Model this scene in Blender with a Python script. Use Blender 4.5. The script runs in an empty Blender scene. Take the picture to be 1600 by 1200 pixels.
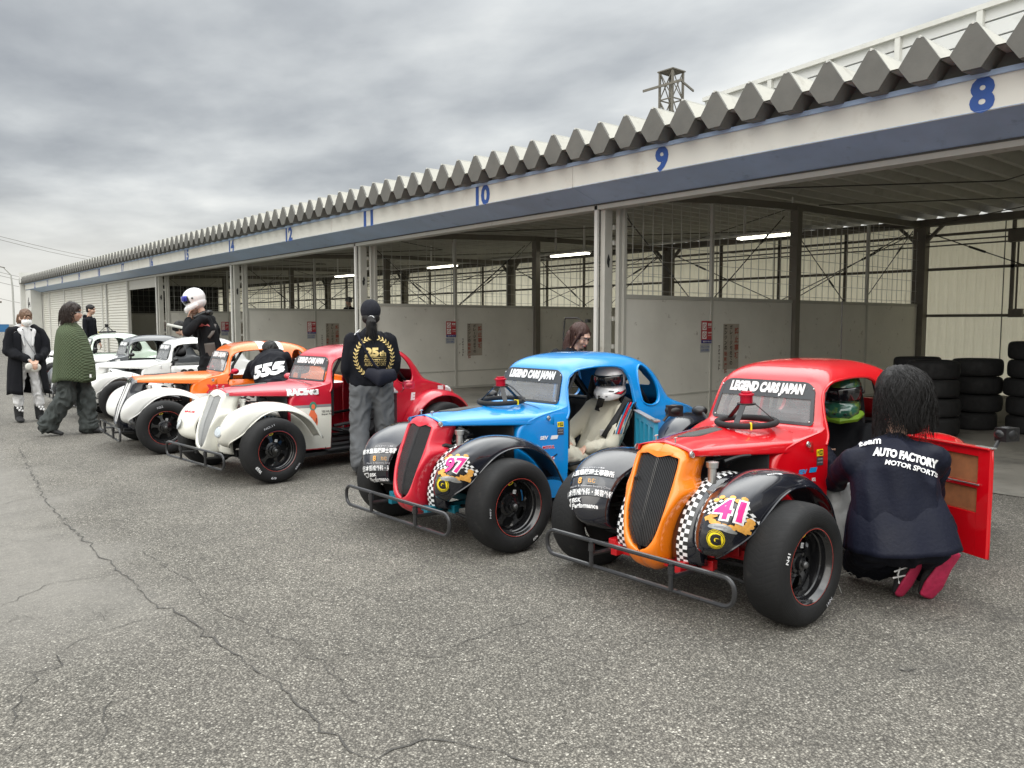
import bpy, bmesh, math, random
from mathutils import Vector, Matrix, noise
from mathutils.bvhtree import BVHTree
from mathutils.geometry import tessellate_polygon
R = math.radians
random.seed(7)
sc = bpy.context.scene
COL = sc.collection

# ------------------------------------------------------------------ camera, world, sun, exposure
F = 1240.0
cam_d = bpy.data.cameras.new('camera'); cam = bpy.data.objects.new('camera', cam_d); COL.objects.link(cam)
cam_d.sensor_width = 36.0; cam_d.lens = 36.0 * F / 1600.0; cam_d.clip_start = 0.05; cam_d.clip_end = 2000
CAMZ = 1.4; PITCH = math.atan(96 / F); AZ = R(50.25)
cam.location = (0, 0, CAMZ); cam.rotation_euler = (math.pi/2 - PITCH, 0, AZ - math.pi/2)
sc.camera = cam
FW = Vector((math.cos(AZ)*math.cos(PITCH), math.sin(AZ)*math.cos(PITCH), -math.sin(PITCH)))
RT = Vector((math.sin(AZ), -math.cos(AZ), 0)); UP = RT.cross(FW); CP = Vector((0, 0, CAMZ))
def ray(x, y): return FW*F + RT*(x-800) - UP*(y-600)
def onz(x, y, z=0.0):
    d = ray(x, y); return CP + d*((z-CAMZ)/d.z)

wd = bpy.data.worlds.new('World'); sc.world = wd; wd.use_nodes = True
nt = wd.node_tree; N = nt.nodes; Lk = nt.links
for n in list(N): N.remove(n)
wo = N.new('ShaderNodeOutputWorld'); bg = N.new('ShaderNodeBackground')
SUN_EL = R(40); SUN_AZ = R(205)     # direction towards the sun, counted from +X
sky = N.new('ShaderNodeTexSky'); sky.sky_type = 'NISHITA'; sky.sun_disc = False
sky.sun_elevation = SUN_EL; sky.sun_rotation = R(90) - SUN_AZ; sky.air_density = 1.5; sky.dust_density = 3.0
tc = N.new('ShaderNodeTexCoord'); sx = N.new('ShaderNodeSeparateXYZ'); Lk.new(tc.outputs['Generated'], sx.inputs[0])
def M2(op, a, b=None, c=None, nt_=None):
    t = nt_ or nt
    n = t.nodes.new('ShaderNodeMath'); n.operation = op
    for i, q in enumerate((a, b, c)):
        if q is None: continue
        if isinstance(q, (int, float)): n.inputs[i].default_value = q
        else: t.links.new(q, n.inputs[i])
    return n.outputs[0]
zz = M2('ADD', M2('MAXIMUM', sx.outputs[2], 0.0), 0.11)
cx = M2('DIVIDE', sx.outputs[0], zz); cy = M2('DIVIDE', sx.outputs[1], zz)
cmb = N.new('ShaderNodeCombineXYZ'); Lk.new(cx, cmb.inputs[0]); Lk.new(cy, cmb.inputs[1])
mp = N.new('ShaderNodeMapping'); mp.vector_type = 'POINT'; Lk.new(cmb.outputs[0], mp.inputs[0])
mp.inputs['Rotation'].default_value = (0, 0, R(-52)); mp.inputs['Scale'].default_value = (1.0, 0.75, 1); mp.inputs['Location'].default_value = (2.1, 0.35, 0.3)
def wnoise(scale, detail, rough, vec, dist=0.0):
    n = N.new('ShaderNodeTexNoise'); n.inputs['Scale'].default_value = scale; n.inputs['Detail'].default_value = detail
    n.inputs['Roughness'].default_value = rough; n.inputs['Distortion'].default_value = dist; Lk.new(vec, n.inputs['Vector']); return n.outputs[0]
n1 = wnoise(0.62, 7, 0.5, mp.outputs[0], 0.15)
n2 = wnoise(2.2, 6, 0.5, mp.outputs[0], 0.1)
lift_ = N.new('ShaderNodeMapRange'); lift_.interpolation_type = 'SMOOTHSTEP'; Lk.new(sx.outputs[2], lift_.inputs[0])
lift_.inputs[1].default_value = 0.22; lift_.inputs[2].default_value = 0.42; lift_.inputs[3].default_value = 0.0; lift_.inputs[4].default_value = 0.055
nn = M2('ADD', M2('ADD', M2('MULTIPLY', n1, 0.70), M2('MULTIPLY', n2, 0.30)), lift_.outputs[0])
rmp = N.new('ShaderNodeValToRGB'); Lk.new(nn, rmp.inputs[0])
e = rmp.color_ramp.elements
e[0].position = 0.38; e[0].color = (0.25, 0.268, 0.295, 1)
e[1].position = 0.66; e[1].color = (0.72, 0.73, 0.715, 1)
m_ = rmp.color_ramp.elements.new(0.47); m_.color = (0.365, 0.385, 0.405, 1)
m_ = rmp.color_ramp.elements.new(0.55); m_.color = (0.50, 0.52, 0.53, 1)
# lighter towards the horizon, brighter towards the zenith (overcast dome)
hz = N.new('ShaderNodeMapRange'); hz.interpolation_type = 'SMOOTHSTEP'; Lk.new(sx.outputs[2], hz.inputs[0])
hz.inputs[1].default_value = 0.0; hz.inputs[2].default_value = 0.17; hz.inputs[3].default_value = 0.9; hz.inputs[4].default_value = 0.0
mixh = N.new('ShaderNodeMixRGB'); Lk.new(hz.outputs[0], mixh.inputs[0]); Lk.new(rmp.outputs[0], mixh.inputs[1]); mixh.inputs[2].default_value = (0.70, 0.69, 0.64, 1)
zb = N.new('ShaderNodeMapRange'); zb.interpolation_type = 'SMOOTHSTEP'; Lk.new(sx.outputs[2], zb.inputs[0])
zb.inputs[1].default_value = 0.32; zb.inputs[2].default_value = 0.9; zb.inputs[3].default_value = 1.0; zb.inputs[4].default_value = 4.4
vm = N.new('ShaderNodeVectorMath'); vm.operation = 'SCALE'; Lk.new(mixh.outputs[0], vm.inputs[0]); Lk.new(zb.outputs[0], vm.inputs['Scale'])
skm = N.new('ShaderNodeVectorMath'); skm.operation = 'SCALE'; Lk.new(sky.outputs[0], skm.inputs[0]); skm.inputs['Scale'].default_value = 0.07
mixs = N.new('ShaderNodeMixRGB'); mixs.inputs[0].default_value = 0.93; Lk.new(skm.outputs[0], mixs.inputs[1]); Lk.new(vm.outputs[0], mixs.inputs[2])
Lk.new(mixs.outputs[0], bg.inputs[0]); bg.inputs[1].default_value = 1.0; Lk.new(bg.outputs[0], wo.inputs[0])

sl = bpy.data.lights.new('sun', 'SUN'); so = bpy.data.objects.new('sun', sl); COL.objects.link(so)
sl.energy = 1.3; sl.angle = R(70); sl.color = (1.0, 0.95, 0.86)
sd = Vector((math.cos(SUN_EL)*math.cos(SUN_AZ), math.cos(SUN_EL)*math.sin(SUN_AZ), math.sin(SUN_EL)))
so.rotation_euler = sd.to_track_quat('Z', 'Y').to_euler(); so.location = (0, 0, 30)
vs = sc.view_settings; vs.view_transform = 'Standard'; vs.look = 'None'; vs.exposure = 0.48; vs.gamma = 1.0
sc.cycles.max_bounces = 8; sc.cycles.transparent_max_bounces = 24

# ------------------------------------------------------------------ helpers
class MB:
    def __init__(s): s.v = []; s.f = []; s.m = []; s.cm = 0
    def face(s, idx): s.f.append(tuple(idx)); s.m.append(s.cm)
    def add(s, vs_, fs):
        b = len(s.v); s.v += [tuple(p) for p in vs_]
        for f in fs: s.face([b+i for i in f])
    def box(s, x0, x1, y0, y1, z0, z1):
        s.add([(x0,y0,z0),(x1,y0,z0),(x1,y1,z0),(x0,y1,z0),(x0,y0,z1),(x1,y0,z1),(x1,y1,z1),(x0,y1,z1)],
              [(0,3,2,1),(4,5,6,7),(0,1,5,4),(1,2,6,5),(2,3,7,6),(3,0,4,7)])
    def obox(s, c, ax, ay, az_, hx, hy, hz_):
        c = Vector(c); ax, ay, az_ = Vector(ax).normalized()*hx, Vector(ay).normalized()*hy, Vector(az_).normalized()*hz_
        vs_ = [c+ax*i+ay*j+az_*k for k in (-1,1) for i,j in ((-1,-1),(1,-1),(1,1),(-1,1))]
        s.add(vs_, [(0,3,2,1),(4,5,6,7),(0,1,5,4),(1,2,6,5),(2,3,7,6),(3,0,4,7)])
    def beam(s, a, b, w, h, up=(0,0,1)):
        a = Vector(a); b = Vector(b); d = (b-a); L = d.length; d.normalize(); u = Vector(up)
        sd_ = d.cross(u)
        if sd_.length < 1e-4: sd_ = d.cross(Vector((1,0,0)))
        sd_.normalize(); u = sd_.cross(d)
        s.obox((a+b)/2, d, sd_, u, L/2, w/2, h/2)
    def tube(s, pts, r, n=8, closed=False, caps=True):
        pts = [Vector(p) for p in pts]; k = len(pts); rs = r if isinstance(r, (list, tuple)) else [r]*k
        T = []
        for i in range(k):
            if closed: d = pts[(i+1) % k]-pts[i-1]
            else: d = pts[min(i+1, k-1)]-pts[max(i-1, 0)]
            T.append(d.normalized() if d.length > 1e-9 else Vector((0,0,1)))
        u = T[0].cross(Vector((0,0,1)))
        if u.length < 1e-3: u = T[0].cross(Vector((1,0,0)))
        u.normalize(); b = len(s.v)
        for i in range(k):
            u = (u - T[i]*u.dot(T[i])); u.normalize(); w = T[i].cross(u)
            for j in range(n):
                a = 2*math.pi*j/n; s.v.append(tuple(pts[i]+(u*math.cos(a)+w*math.sin(a))*rs[i]))
        for i in range(k if closed else k-1):
            i2 = (i+1) % k
            for j in range(n):
                s.face((b+i*n+j, b+i2*n+j, b+i2*n+(j+1) % n, b+i*n+(j+1) % n))
        if caps and not closed:
            s.face([b+j for j in range(n)]); s.face([b+(k-1)*n+j for j in reversed(range(n))])
    def grid(s, rows, flip=False):
        b = len(s.v); n = len(rows[0])
        for r in rows: s.v += [tuple(p) for p in r]
        for i in range(len(rows)-1):
            for j in range(n-1):
                q = (b+i*n+j, b+i*n+j+1, b+(i+1)*n+j+1, b+(i+1)*n+j)
                s.face(q[::-1] if flip else q)
    def lathe(s, prof, c, axis='y', n=48, closed=False):
        """prof: (radius, offset along the axis)"""
        b = len(s.v); k = len(prof)
        for r, o in prof:
            for j in range(n):
                a = 2*math.pi*j/n; p, q = r*math.cos(a), r*math.sin(a)
                s.v.append({'y': (c[0]+p, c[1]+o, c[2]+q), 'z': (c[0]+p, c[1]+q, c[2]+o), 'x': (c[0]+o, c[1]+p, c[2]+q)}[axis])
        for i in range(k if closed else k-1):
            i2 = (i+1) % k
            for j in range(n): s.face((b+i*n+j, b+i2*n+j, b+i2*n+(j+1) % n, b+i*n+(j+1) % n))
    def ball(s, c, r, n=12, m=8, ax=None):
        c = Vector(c); r = Vector(r) if isinstance(r, (tuple, list, Vector)) else Vector((r, r, r)); b = len(s.v)
        for i in range(1, m):
            t = math.pi*i/m
            for j in range(n):
                a = 2*math.pi*j/n; p = Vector((math.sin(t)*math.cos(a)*r.x, math.sin(t)*math.sin(a)*r.y, math.cos(t)*r.z))
                if ax is not None: p = ax @ p
                s.v.append(tuple(c+p))
        t0 = Vector((0,0,r.z)); t1 = Vector((0,0,-r.z))
        if ax is not None: t0 = ax @ t0; t1 = ax @ t1
        s.v.append(tuple(c+t0)); s.v.append(tuple(c+t1)); k = b+(m-1)*n
        for j in range(n):
            s.face((k, b+j, b+(j+1) % n)); s.face((k+1, b+(m-2)*n+(j+1) % n, b+(m-2)*n+j))
            for i in range(m-2): s.face((b+i*n+j, b+(i+1)*n+j, b+(i+1)*n+(j+1) % n, b+i*n+(j+1) % n))
    def prism(s, poly, f0, f1):
        """poly: 2D outline; f0/f1 map (a,b) to 3D for the two ends"""
        n = len(poly); b = len(s.v)
        s.v += [tuple(f0(*p)) for p in poly] + [tuple(f1(*p)) for p in poly]
        tri = tessellate_polygon([[Vector((p[0], p[1], 0)) for p in poly]])
        for t in tri: s.face([b+i for i in t]); s.face([b+n+i for i in reversed(t)])
        for i in range(n): s.face((b+i, b+(i+1) % n, b+n+(i+1) % n, b+n+i))
    def mesh(s, name):
        me = bpy.data.meshes.new(name); me.from_pydata(s.v, [], s.f); me.validate(); me.update()
        return me
    def build(s, name, mats, parent=None, smooth=False, fixn=True, bevel=0.0, sub=0, solid=0.0, angle=40):
        me = bpy.data.meshes.new(name); me.from_pydata(s.v, [], s.f)
        for i, p in enumerate(me.polygons): p.material_index = s.m[i]
        if not isinstance(mats, (list, tuple)): mats = [mats]
        for m in mats: me.materials.append(m)
        if fixn:
            bm = bmesh.new(); bm.from_mesh(me); bmesh.ops.recalc_face_normals(bm, faces=bm.faces); bm.to_mesh(me); bm.free()
        if smooth:
            for p in me.polygons: p.use_smooth = True
            if angle < 180: me.set_sharp_from_angle(angle=R(angle))
        o = bpy.data.objects.new(name, me); COL.objects.link(o)
        if parent is not None: o.parent = parent
        if solid: md = o.modifiers.new('solid', 'SOLIDIFY'); md.thickness = solid; md.offset = -1
        if bevel: md = o.modifiers.new('bevel', 'BEVEL'); md.width = bevel; md.segments = 2; md.limit_method = 'ANGLE'; md.angle_limit = R(50)
        if sub: md = o.modifiers.new('sub', 'SUBSURF'); md.levels = sub; md.render_levels = sub
        return o
def bake(o):
    """apply the modifiers without bpy.ops"""
    dg = bpy.context.evaluated_depsgraph_get(); me = bpy.data.meshes.new_from_object(o.evaluated_get(dg))
    o.modifiers.clear(); o.data = me; return o
def tag(o, label=None, cat=None, group=None, kind=None):
    if label: o['label'] = label
    if cat: o['category'] = cat
    if group: o['group'] = group
    if kind: o['kind'] = kind
    return o
def empty(name, loc=(0,0,0), rz=0.0, **k):
    o = bpy.data.objects.new(name, None); COL.objects.link(o); o.location = loc; o.rotation_euler = (0, 0, rz); o.empty_display_size = .1
    return tag(o, **k)
def copy_tree(o, parent=None):
    c = o.copy(); COL.objects.link(c)
    if parent is not None: c.parent = parent
    for ch in o.children: copy_tree(ch, c)
    return c
def crom(P, t):
    """Catmull-Rom through P (list of tuples), t in 0..len-1"""
    n = len(P); i = min(int(t), n-2); f = t-i
    p0, p1, p2, p3 = P[max(i-1, 0)], P[i], P[i+1], P[min(i+2, n-1)]
    return tuple(0.5*((2*b)+(-a+c)*f+(2*a-5*b+4*c-d)*f*f+(-a+3*b-3*c+d)*f**3) for a, b, c, d in zip(p0, p1, p2, p3))
def interp(T, x):
    """piecewise-linear table, x ascending"""
    if x <= T[0][0]: return T[0][1]
    for (a, b), (c, d) in zip(T, T[1:]):
        if x <= c: return b+(d-b)*(x-a)/(c-a)
    return T[-1][1]
def smooth_tab(T, x):
    xs = [a for a, _ in T]
    if x <= xs[0]: return T[0][1]
    if x >= xs[-1]: return T[-1][1]
    i = max(k for k in range(len(xs)-1) if xs[k] <= x)
    m = []
    for k in (i, i+1):
        a = max(k-1, 0); b = min(k+1, len(xs)-1); m.append((T[b][1]-T[a][1])/(xs[b]-xs[a]))
    h = xs[i+1]-xs[i]; t = (x-xs[i])/h
    return (2*t**3-3*t*t+1)*T[i][1]+(t**3-2*t*t+t)*h*m[0]+(-2*t**3+3*t*t)*T[i+1][1]+(t**3-t*t)*h*m[1]

# ------------------------------------------------------------------ materials
def mat(name, col, rough=0.6, metal=0.0, coat=0.0, bump=0.0, bscale=40, var=0.06, vscale=6, spec=0.5, dirt=None, aniso=None, sheen=0, alpha=None):
    m = bpy.data.materials.new(name); m.use_nodes = True; t = m.node_tree; b = t.nodes['Principled BSDF']
    b.inputs['Roughness'].default_value = rough; b.inputs['Metallic'].default_value = metal
    b.inputs['Coat Weight'].default_value = coat; b.inputs['Coat Roughness'].default_value = 0.04
    b.inputs['Specular IOR Level'].default_value = spec; b.inputs['Sheen Weight'].default_value = sheen
    c = t.nodes.new('ShaderNodeTexCoord'); n = t.nodes.new('ShaderNodeTexNoise'); n.inputs['Scale'].default_value = vscale
    n.inputs['Detail'].default_value = 6; n.inputs['Roughness'].default_value = 0.6; t.links.new(c.outputs['Object'], n.inputs['Vector'])
    r = t.nodes.new('ShaderNodeValToRGB'); t.links.new(n.outputs[0], r.inputs[0])
    r.color_ramp.elements[0].position = 0.3; r.color_ramp.elements[1].position = 0.7
    lo = tuple(max(0, x*(1-var)) for x in col); hi = tuple(min(1, x*(1+var)) for x in col)
    r.color_ramp.elements[0].color = (*lo, 1); r.color_ramp.elements[1].color = (*hi, 1)
    out = r.outputs[0]
    if dirt:
        dcol, dsc, dpos, dw = dirt
        n3 = t.nodes.new('ShaderNodeTexNoise'); n3.inputs['Scale'].default_value = dsc; n3.inputs['Detail'].default_value = 9; n3.inputs['Roughness'].default_value = 0.7
        t.links.new(c.outputs['Object'], n3.inputs['Vector'])
        r3 = t.nodes.new('ShaderNodeValToRGB'); t.links.new(n3.outputs[0], r3.inputs[0]); r3.color_ramp.elements[0].position = dpos; r3.color_ramp.elements[1].position = min(dpos+dw, 1)
        mx = t.nodes.new('ShaderNodeMixRGB'); t.links.new(r3.outputs[0], mx.inputs[0]); t.links.new(out, mx.inputs[1]); mx.inputs[2].default_value = (*dcol, 1); out = mx.outputs[0]
    t.links.new(out, b.inputs['Base Color'])
    mr = t.nodes.new('ShaderNodeMapRange'); t.links.new(n.outputs[0], mr.inputs[0]); mr.inputs[1].default_value = .3; mr.inputs[2].default_value = .7
    mr.inputs[3].default_value = max(rough*0.82, 0.01); mr.inputs[4].default_value = min(rough*1.2, 1); t.links.new(mr.outputs[0], b.inputs['Roughness'])
    if bump:
        n2 = t.nodes.new('ShaderNodeTexNoise'); n2.inputs['Scale'].default_value = bscale; n2.inputs['Detail'].default_value = 5; t.links.new(c.outputs['Object'], n2.inputs['Vector'])
        bp = t.nodes.new('ShaderNodeBump'); bp.inputs['Strength'].default_value = bump; bp.inputs['Distance'].default_value = 0.01
        t.links.new(n2.outputs[0], bp.inputs['Height']); t.links.new(bp.outputs[0], b.inputs['Normal'])
    if alpha is not None: b.inputs['Alpha'].default_value = alpha
    return m
def srgb(r, g, b): return tuple((x/255/12.92 if x/255 <= .04045 else ((x/255+.055)/1.055)**2.4) for x in (r, g, b))

def asphalt():
    m = bpy.data.materials.new('asphalt'); m.use_nodes = True; t = m.node_tree; b = t.nodes['Principled BSDF']
    c = t.nodes.new('ShaderNodeTexCoord'); P = c.outputs['Object']
    def ns(s, d=4, r=.6):
        n = t.nodes.new('ShaderNodeTexNoise'); n.inputs['Scale'].default_value = s; n.inputs['Detail'].default_value = d; n.inputs['Roughness'].default_value = r; t.links.new(P, n.inputs['Vector']); return n.outputs[0]
    def vor(s):
        n = t.nodes.new('ShaderNodeTexVoronoi'); n.inputs['Scale'].default_value = s; n.inputs['Randomness'].default_value = 1; t.links.new(P, n.inputs['Vector']); return n
    def ramp(x, stops):
        r = t.nodes.new('ShaderNodeValToRGB'); t.links.new(x, r.inputs[0]); el = r.color_ramp.elements
        while len(el) < len(stops): el.new(0.5)
        for q, (p, cc) in zip(el, stops): q.position = p; q.color = (*cc, 1) if len(cc) == 3 else cc
        return r.outputs[0]
    def mix(f, a, bb, mode='MIX'):
        x = t.nodes.new('ShaderNodeMixRGB'); x.blend_type = mode
        for i, q in enumerate((f, a, bb)):
            if isinstance(q, (int, float)): x.inputs[i].default_value = q
            elif isinstance(q, tuple): x.inputs[i].default_value = (*q, 1)
            else: t.links.new(q, x.inputs[i])
        return x.outputs[0]
    v1 = vor(125); v2 = vor(290)
    # stones: random grey per cell, darker binder between
    st = ramp(v1.outputs['Color'], [(0.0, (.105, .100, .091)), (0.5, (.19, .181, .166)), (0.78, (.285, .273, .25)), (1.0, (.60, .585, .545))])
    gap = ramp(v1.outputs['Distance'], [(0.25, (1, 1, 1)), (0.62, (.42, .42, .42))])
    fine = ramp(v2.outputs['Color'], [(0.1, (.65, .65, .65)), (0.9, (1.35, 1.35, 1.35))])
    col = mix(1, mix(1, st, gap, 'MULTIPLY'), fine, 'MULTIPLY')
    sepn = t.nodes.new('ShaderNodeSeparateXYZ'); t.links.new(P, sepn.inputs[0])
    big = ramp(ns(0.55, 5, .65), [(0.3, (.80, .80, .79)), (0.7, (1.18, 1.17, 1.15))])
    mid = ramp(ns(3.2, 5, .7), [(0.3, (.88, .88, .88)), (0.7, (1.12, 1.12, 1.11))])
    col = mix(1, mix(1, mix(1, col, big, 'MULTIPLY'), mid, 'MULTIPLY'), (.99, .97, .93), 'MULTIPLY')
    # worn smoother strip in front of the cars, nearer the lane (left of the seam): finer, browner
    nb = ns(0.9, 5, .6)
    edge = M2('ADD', sepn.outputs[0], M2('MULTIPLY', nb, 1.5, None, t), None, t)
    msk = ramp(M2('MULTIPLY', edge, 0.2, None, t), [(0.33, (1, 1, 1)), (0.43, (0, 0, 0))])
    far = ramp(M2('MULTIPLY', sepn.outputs[1], 0.1, None, t), [(0.34, (0, 0, 0)), (0.46, (1, 1, 1))])
    sm = mix(1, ramp(ns(26, 6, .75), [(.3, (.155, .146, .132)), (.72, (.215, .203, .182))]), mid, 'MULTIPLY')
    col = mix(M2('MULTIPLY', M2('MULTIPLY', msk, far, None, t), .8, None, t), col, sm)
    # darker blotchy band where the cars stand
    blotch = ramp(ns(1.7, 6, .7), [(.5, (0, 0, 0)), (.8, (1, 1, 1))])
    bx0 = ramp(M2('MULTIPLY', sepn.outputs[0], 0.1, None, t), [(0.22, (0, 0, 0)), (0.34, (1, 1, 1)), (.62, (1, 1, 1)), (.74, (0, 0, 0))])
    col = mix(M2('MULTIPLY', M2('MULTIPLY', blotch, bx0, None, t), .6, None, t), col, (.04, .039, .038))
    t.links.new(col, b.inputs['Base Color'])
    b.inputs['Roughness'].default_value = .86; b.inputs['Specular IOR Level'].default_value = .35
    h = M2('ADD', M2('MULTIPLY', v1.outputs['Distance'], -1.0, None, t), M2('MULTIPLY', v2.outputs['Distance'], -.35, None, t), None, t)
    bp = t.nodes.new('ShaderNodeBump'); bp.inputs['Strength'].default_value = .55; bp.inputs['Distance'].default_value = .006
    t.links.new(h, bp.inputs['Height']); t.links.new(bp.outputs[0], b.inputs['Normal'])
    return m

def glass(name, tint=(.8, .83, .85), haze=.32, gl=.3):
    m = bpy.data.materials.new(name); m.use_nodes = True; t = m.node_tree; t.nodes.remove(t.nodes['Principled BSDF']); o = t.nodes['Material Output']
    tr = t.nodes.new('ShaderNodeBsdfTransparent'); tr.inputs[0].default_value = (*tint, 1)
    gs = t.nodes.new('ShaderNodeBsdfGlossy'); gs.inputs['Roughness'].default_value = .06; gs.inputs[0].default_value = (.9, .9, .9, 1)
    df = t.nodes.new('ShaderNodeBsdfDiffuse'); df.inputs[0].default_value = (.55, .56, .57, 1)  # grey diffuse layer puts the whitish sky reflection into the pane's colour
    lw = t.nodes.new('ShaderNodeLayerWeight'); lw.inputs[0].default_value = gl
    a = t.nodes.new('ShaderNodeMixShader'); t.links.new(lw.outputs['Fresnel'], a.inputs[0]); t.links.new(tr.outputs[0], a.inputs[1]); t.links.new(gs.outputs[0], a.inputs[2])
    b = t.nodes.new('ShaderNodeMixShader'); t.links.new(a.outputs[0], b.inputs[1]); t.links.new(df.outputs[0], b.inputs[2])
    n = t.nodes.new('ShaderNodeTexNoise'); n.inputs['Scale'].default_value = 5; n.inputs['Detail'].default_value = 5
    mr = t.nodes.new('ShaderNodeMapRange'); t.links.new(n.outputs[0], mr.inputs[0]); mr.inputs[1].default_value = .3; mr.inputs[2].default_value = .7; mr.inputs[3].default_value = haze*.9; mr.inputs[4].default_value = haze*1.12
    t.links.new(mr.outputs[0], b.inputs[0]); t.links.new(b.outputs[0], o.inputs[0]); return m
def emit(name, col, s):
    m = bpy.data.materials.new(name); m.use_nodes = True; b = m.node_tree.nodes['Principled BSDF']
    b.inputs['Emission Color'].default_value = (*col, 1); b.inputs['Emission Strength'].default_value = s; b.inputs['Base Color'].default_value = (*col, 1); return m

M_asph = asphalt()
M_crack = mat('crack', (.055, .052, .047), .95)
M_conc = mat('garage concrete', (.19, .18, .155), .8, bump=.2, bscale=30, var=.25, vscale=1.2, dirt=((.06, .058, .052), 1.6, .5, .3))
M_steel = mat('cream painted steel', (.42, .415, .375), .55, bump=.1, bscale=12, var=.08, vscale=3, dirt=((.16, .13, .09), 7, .63, .14))
M_steelw = mat('white painted steel', (.60, .60, .565), .5, bump=.08, bscale=10, var=.06, vscale=2, dirt=((.3, .26, .2), 6, .62, .2))
M_deck = mat('folded roof plate', (.39, .38, .335), .55, bump=.06, bscale=8, var=.12, vscale=2.5, dirt=((.17, .15, .12), 3, .55, .3))
M_panel = mat('partition panel', (.62, .61, .555), .6, bump=.1, bscale=9, var=.09, vscale=1.3, dirt=((.20, .165, .12), 7, .61, .10))
M_fasw = mat('fascia white', (.62, .615, .565), .5, bump=.12, bscale=3, var=.05, vscale=1.2, dirt=((.40, .37, .31), 2.5, .55, .35))
M_fasb = mat('fascia blue', (.34, .45, .62), .45, bump=.12, bscale=3, var=.13, vscale=1.5, dirt=((.08, .11, .18), 5, .58, .3))
M_num = mat('number blue', srgb(35, 75, 145), .5, var=.1, vscale=8)
M_dark = mat('dark steel', (.05, .048, .042), .6, var=.15)
M_girt = mat('brown grey girt', (.15, .138, .112), .6, var=.15, vscale=5)
M_back = mat('translucent wall sheet', (.50, .48, .40), .6, var=.06, vscale=.8, dirt=((.38, .34, .26), 1.5, .5, .4))
M_shut = mat('shutter slat', (.60, .59, .53), .5, bump=.05, var=.05, vscale=1, dirt=((.42, .39, .33), 2, .55, .3))
M_wire = mat('galvanised wire', (.42, .42, .39), .5, metal=.3)
M_black = mat('black plastic', (.012, .012, .013), .35, var=.1)
M_matb = mat('matt black', (.015, .015, .016), .75, var=.2)
M_rub = mat('tyre rubber', (.010, .010, .0105), .78, bump=.25, bscale=55, var=.3, vscale=9, dirt=((.045, .043, .04), 9, .58, .2))
M_alu = mat('worn aluminium', (.55, .55, .53), .35, metal=.9, var=.1, bump=.05)
M_white = mat('white vinyl', (.78, .78, .76), .4, var=.02)
M_light = emit('fluorescent tube', (1, .97, .82), 4.5)

# ------------------------------------------------------------------ ground
g = MB(); n_ = 1; g.add([(-300, -300, 0), (500, -300, 0), (500, 700, 0), (-300, 700, 0)], [(0, 1, 2, 3)])
ground = g.build('ground', M_asph); tag(ground, kind='structure')
def crack_line(m, pts, w=.006, seed=0, jag=.028):
    w = w*.5
    rnd = random.Random(seed); P = [onz(*p) if len(p) == 2 else Vector((p[0], p[1], 0)) for p in pts]; Q = []
    for a, b in zip(P, P[1:]):
        k = max(2, int((b-a).length/.05)); nrm = Vector((-(b-a).y, (b-a).x, 0)).normalized()
        for i in range(k): Q.append(a.lerp(b, i/k)+nrm*rnd.gauss(0, jag*.45)*(1 if i else .2))
    Q.append(P[-1]); rows = []
    for i, q in enumerate(Q):
        d = (Q[min(i+1, len(Q)-1)]-Q[max(i-1, 0)]).normalized(); nn_ = Vector((-d.y, d.x, 0)); ww = w*rnd.uniform(.25, 1.25)*(1 if 0 < i < len(Q)-1 else .1)
        rows.append([(q.x+nn_.x*ww, q.y+nn_.y*ww, .004), (q.x-nn_.x*ww, q.y-nn_.y*ww, .004)])
    m.grid(rows)
cm = MB()
CR = [([(30, 700), (68, 778), (108, 822), (150, 862), (200, 905), (245, 945), (290, 965), (345, 1010), (420, 1062), (470, 1105), (500, 1130), (545, 1175), (590, 1187), (640, 1165), (665, 1155), (720, 1162), (765, 1172), (800, 1185), (860, 1197)], .008),
      ([(285, 958), (230, 968), (170, 985), (120, 1003), (88, 1022), (98, 1042), (52, 1055), (20, 1108), (18, 1135)], .0055),
      ([(88, 1022), (100, 1040), (50, 1052), (0, 1050)], .004), ([(0, 950), (45, 928), (90, 910), (140, 905), (195, 895)], .004),
      ([(220, 862), (262, 888), (300, 910), (330, 948), (372, 968), (420, 990), (480, 1010), (510, 1042), (545, 1095), (560, 1100)], .004),
      ([(455, 990), (480, 1020), (520, 1045), (552, 1092)], .004), ([(520, 1020), (600, 1020), (690, 1027), (730, 1000), (800, 978), (870, 960)], .004),
      ([(690, 1027), (720, 1036), (800, 1020), (880, 1022), (960, 1040)], .0035), ([(755, 1090), (780, 1128), (800, 1165)], .004),
      ([(0, 790), (60, 775), (68, 778)], .004), ([(68, 778), (110, 770), (150, 768)], .003), ([(160, 1190), (160, 1130), (175, 1095), (205, 1090)], .004),
      ([(300, 1200), (320, 1180), (350, 1165)], .003), ([(1020, 1145), (1060, 1150), (1130, 1168)], .003), ([(1160, 1172), (1300, 1150), (1420, 1165), (1590, 1150)], .002),
      ([(1000, 855+150), (1009, 1004), (1016, 1002)], .006), ([(1400, 1048), (1418, 1050), (1432, 1046)], .011), ([(1330, 880+120), (1450, 985), (1600, 955)], .0025),
      ([(900, 1100), (960, 1060), (1060, 1070), (1120, 1040)], .0022), ([(0, 1180), (40, 1160), (70, 1165)], .004), ([(0, 840), (60, 850), (120, 830)], .002)]
for i, (p, w) in enumerate(CR): crack_line(cm, p, w, i)
for k in range(14):     # short hairline cracks branching through the foreground
    x, y = random.uniform(60, 1500), random.uniform(930, 1180); p = [(x, y)]
    for _ in range(4): x += random.uniform(-30, 50); y += random.uniform(-18, 18); p.append((x, min(y, 1195)))
    crack_line(cm, p, .0022, 50+k)
tag(cm.build('cracks', M_crack, ground), kind='structure')
M_mark = mat('road paint', (.62, .62, .6), .7, dirt=((.2, .2, .2), 6, .5, .3))
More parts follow.
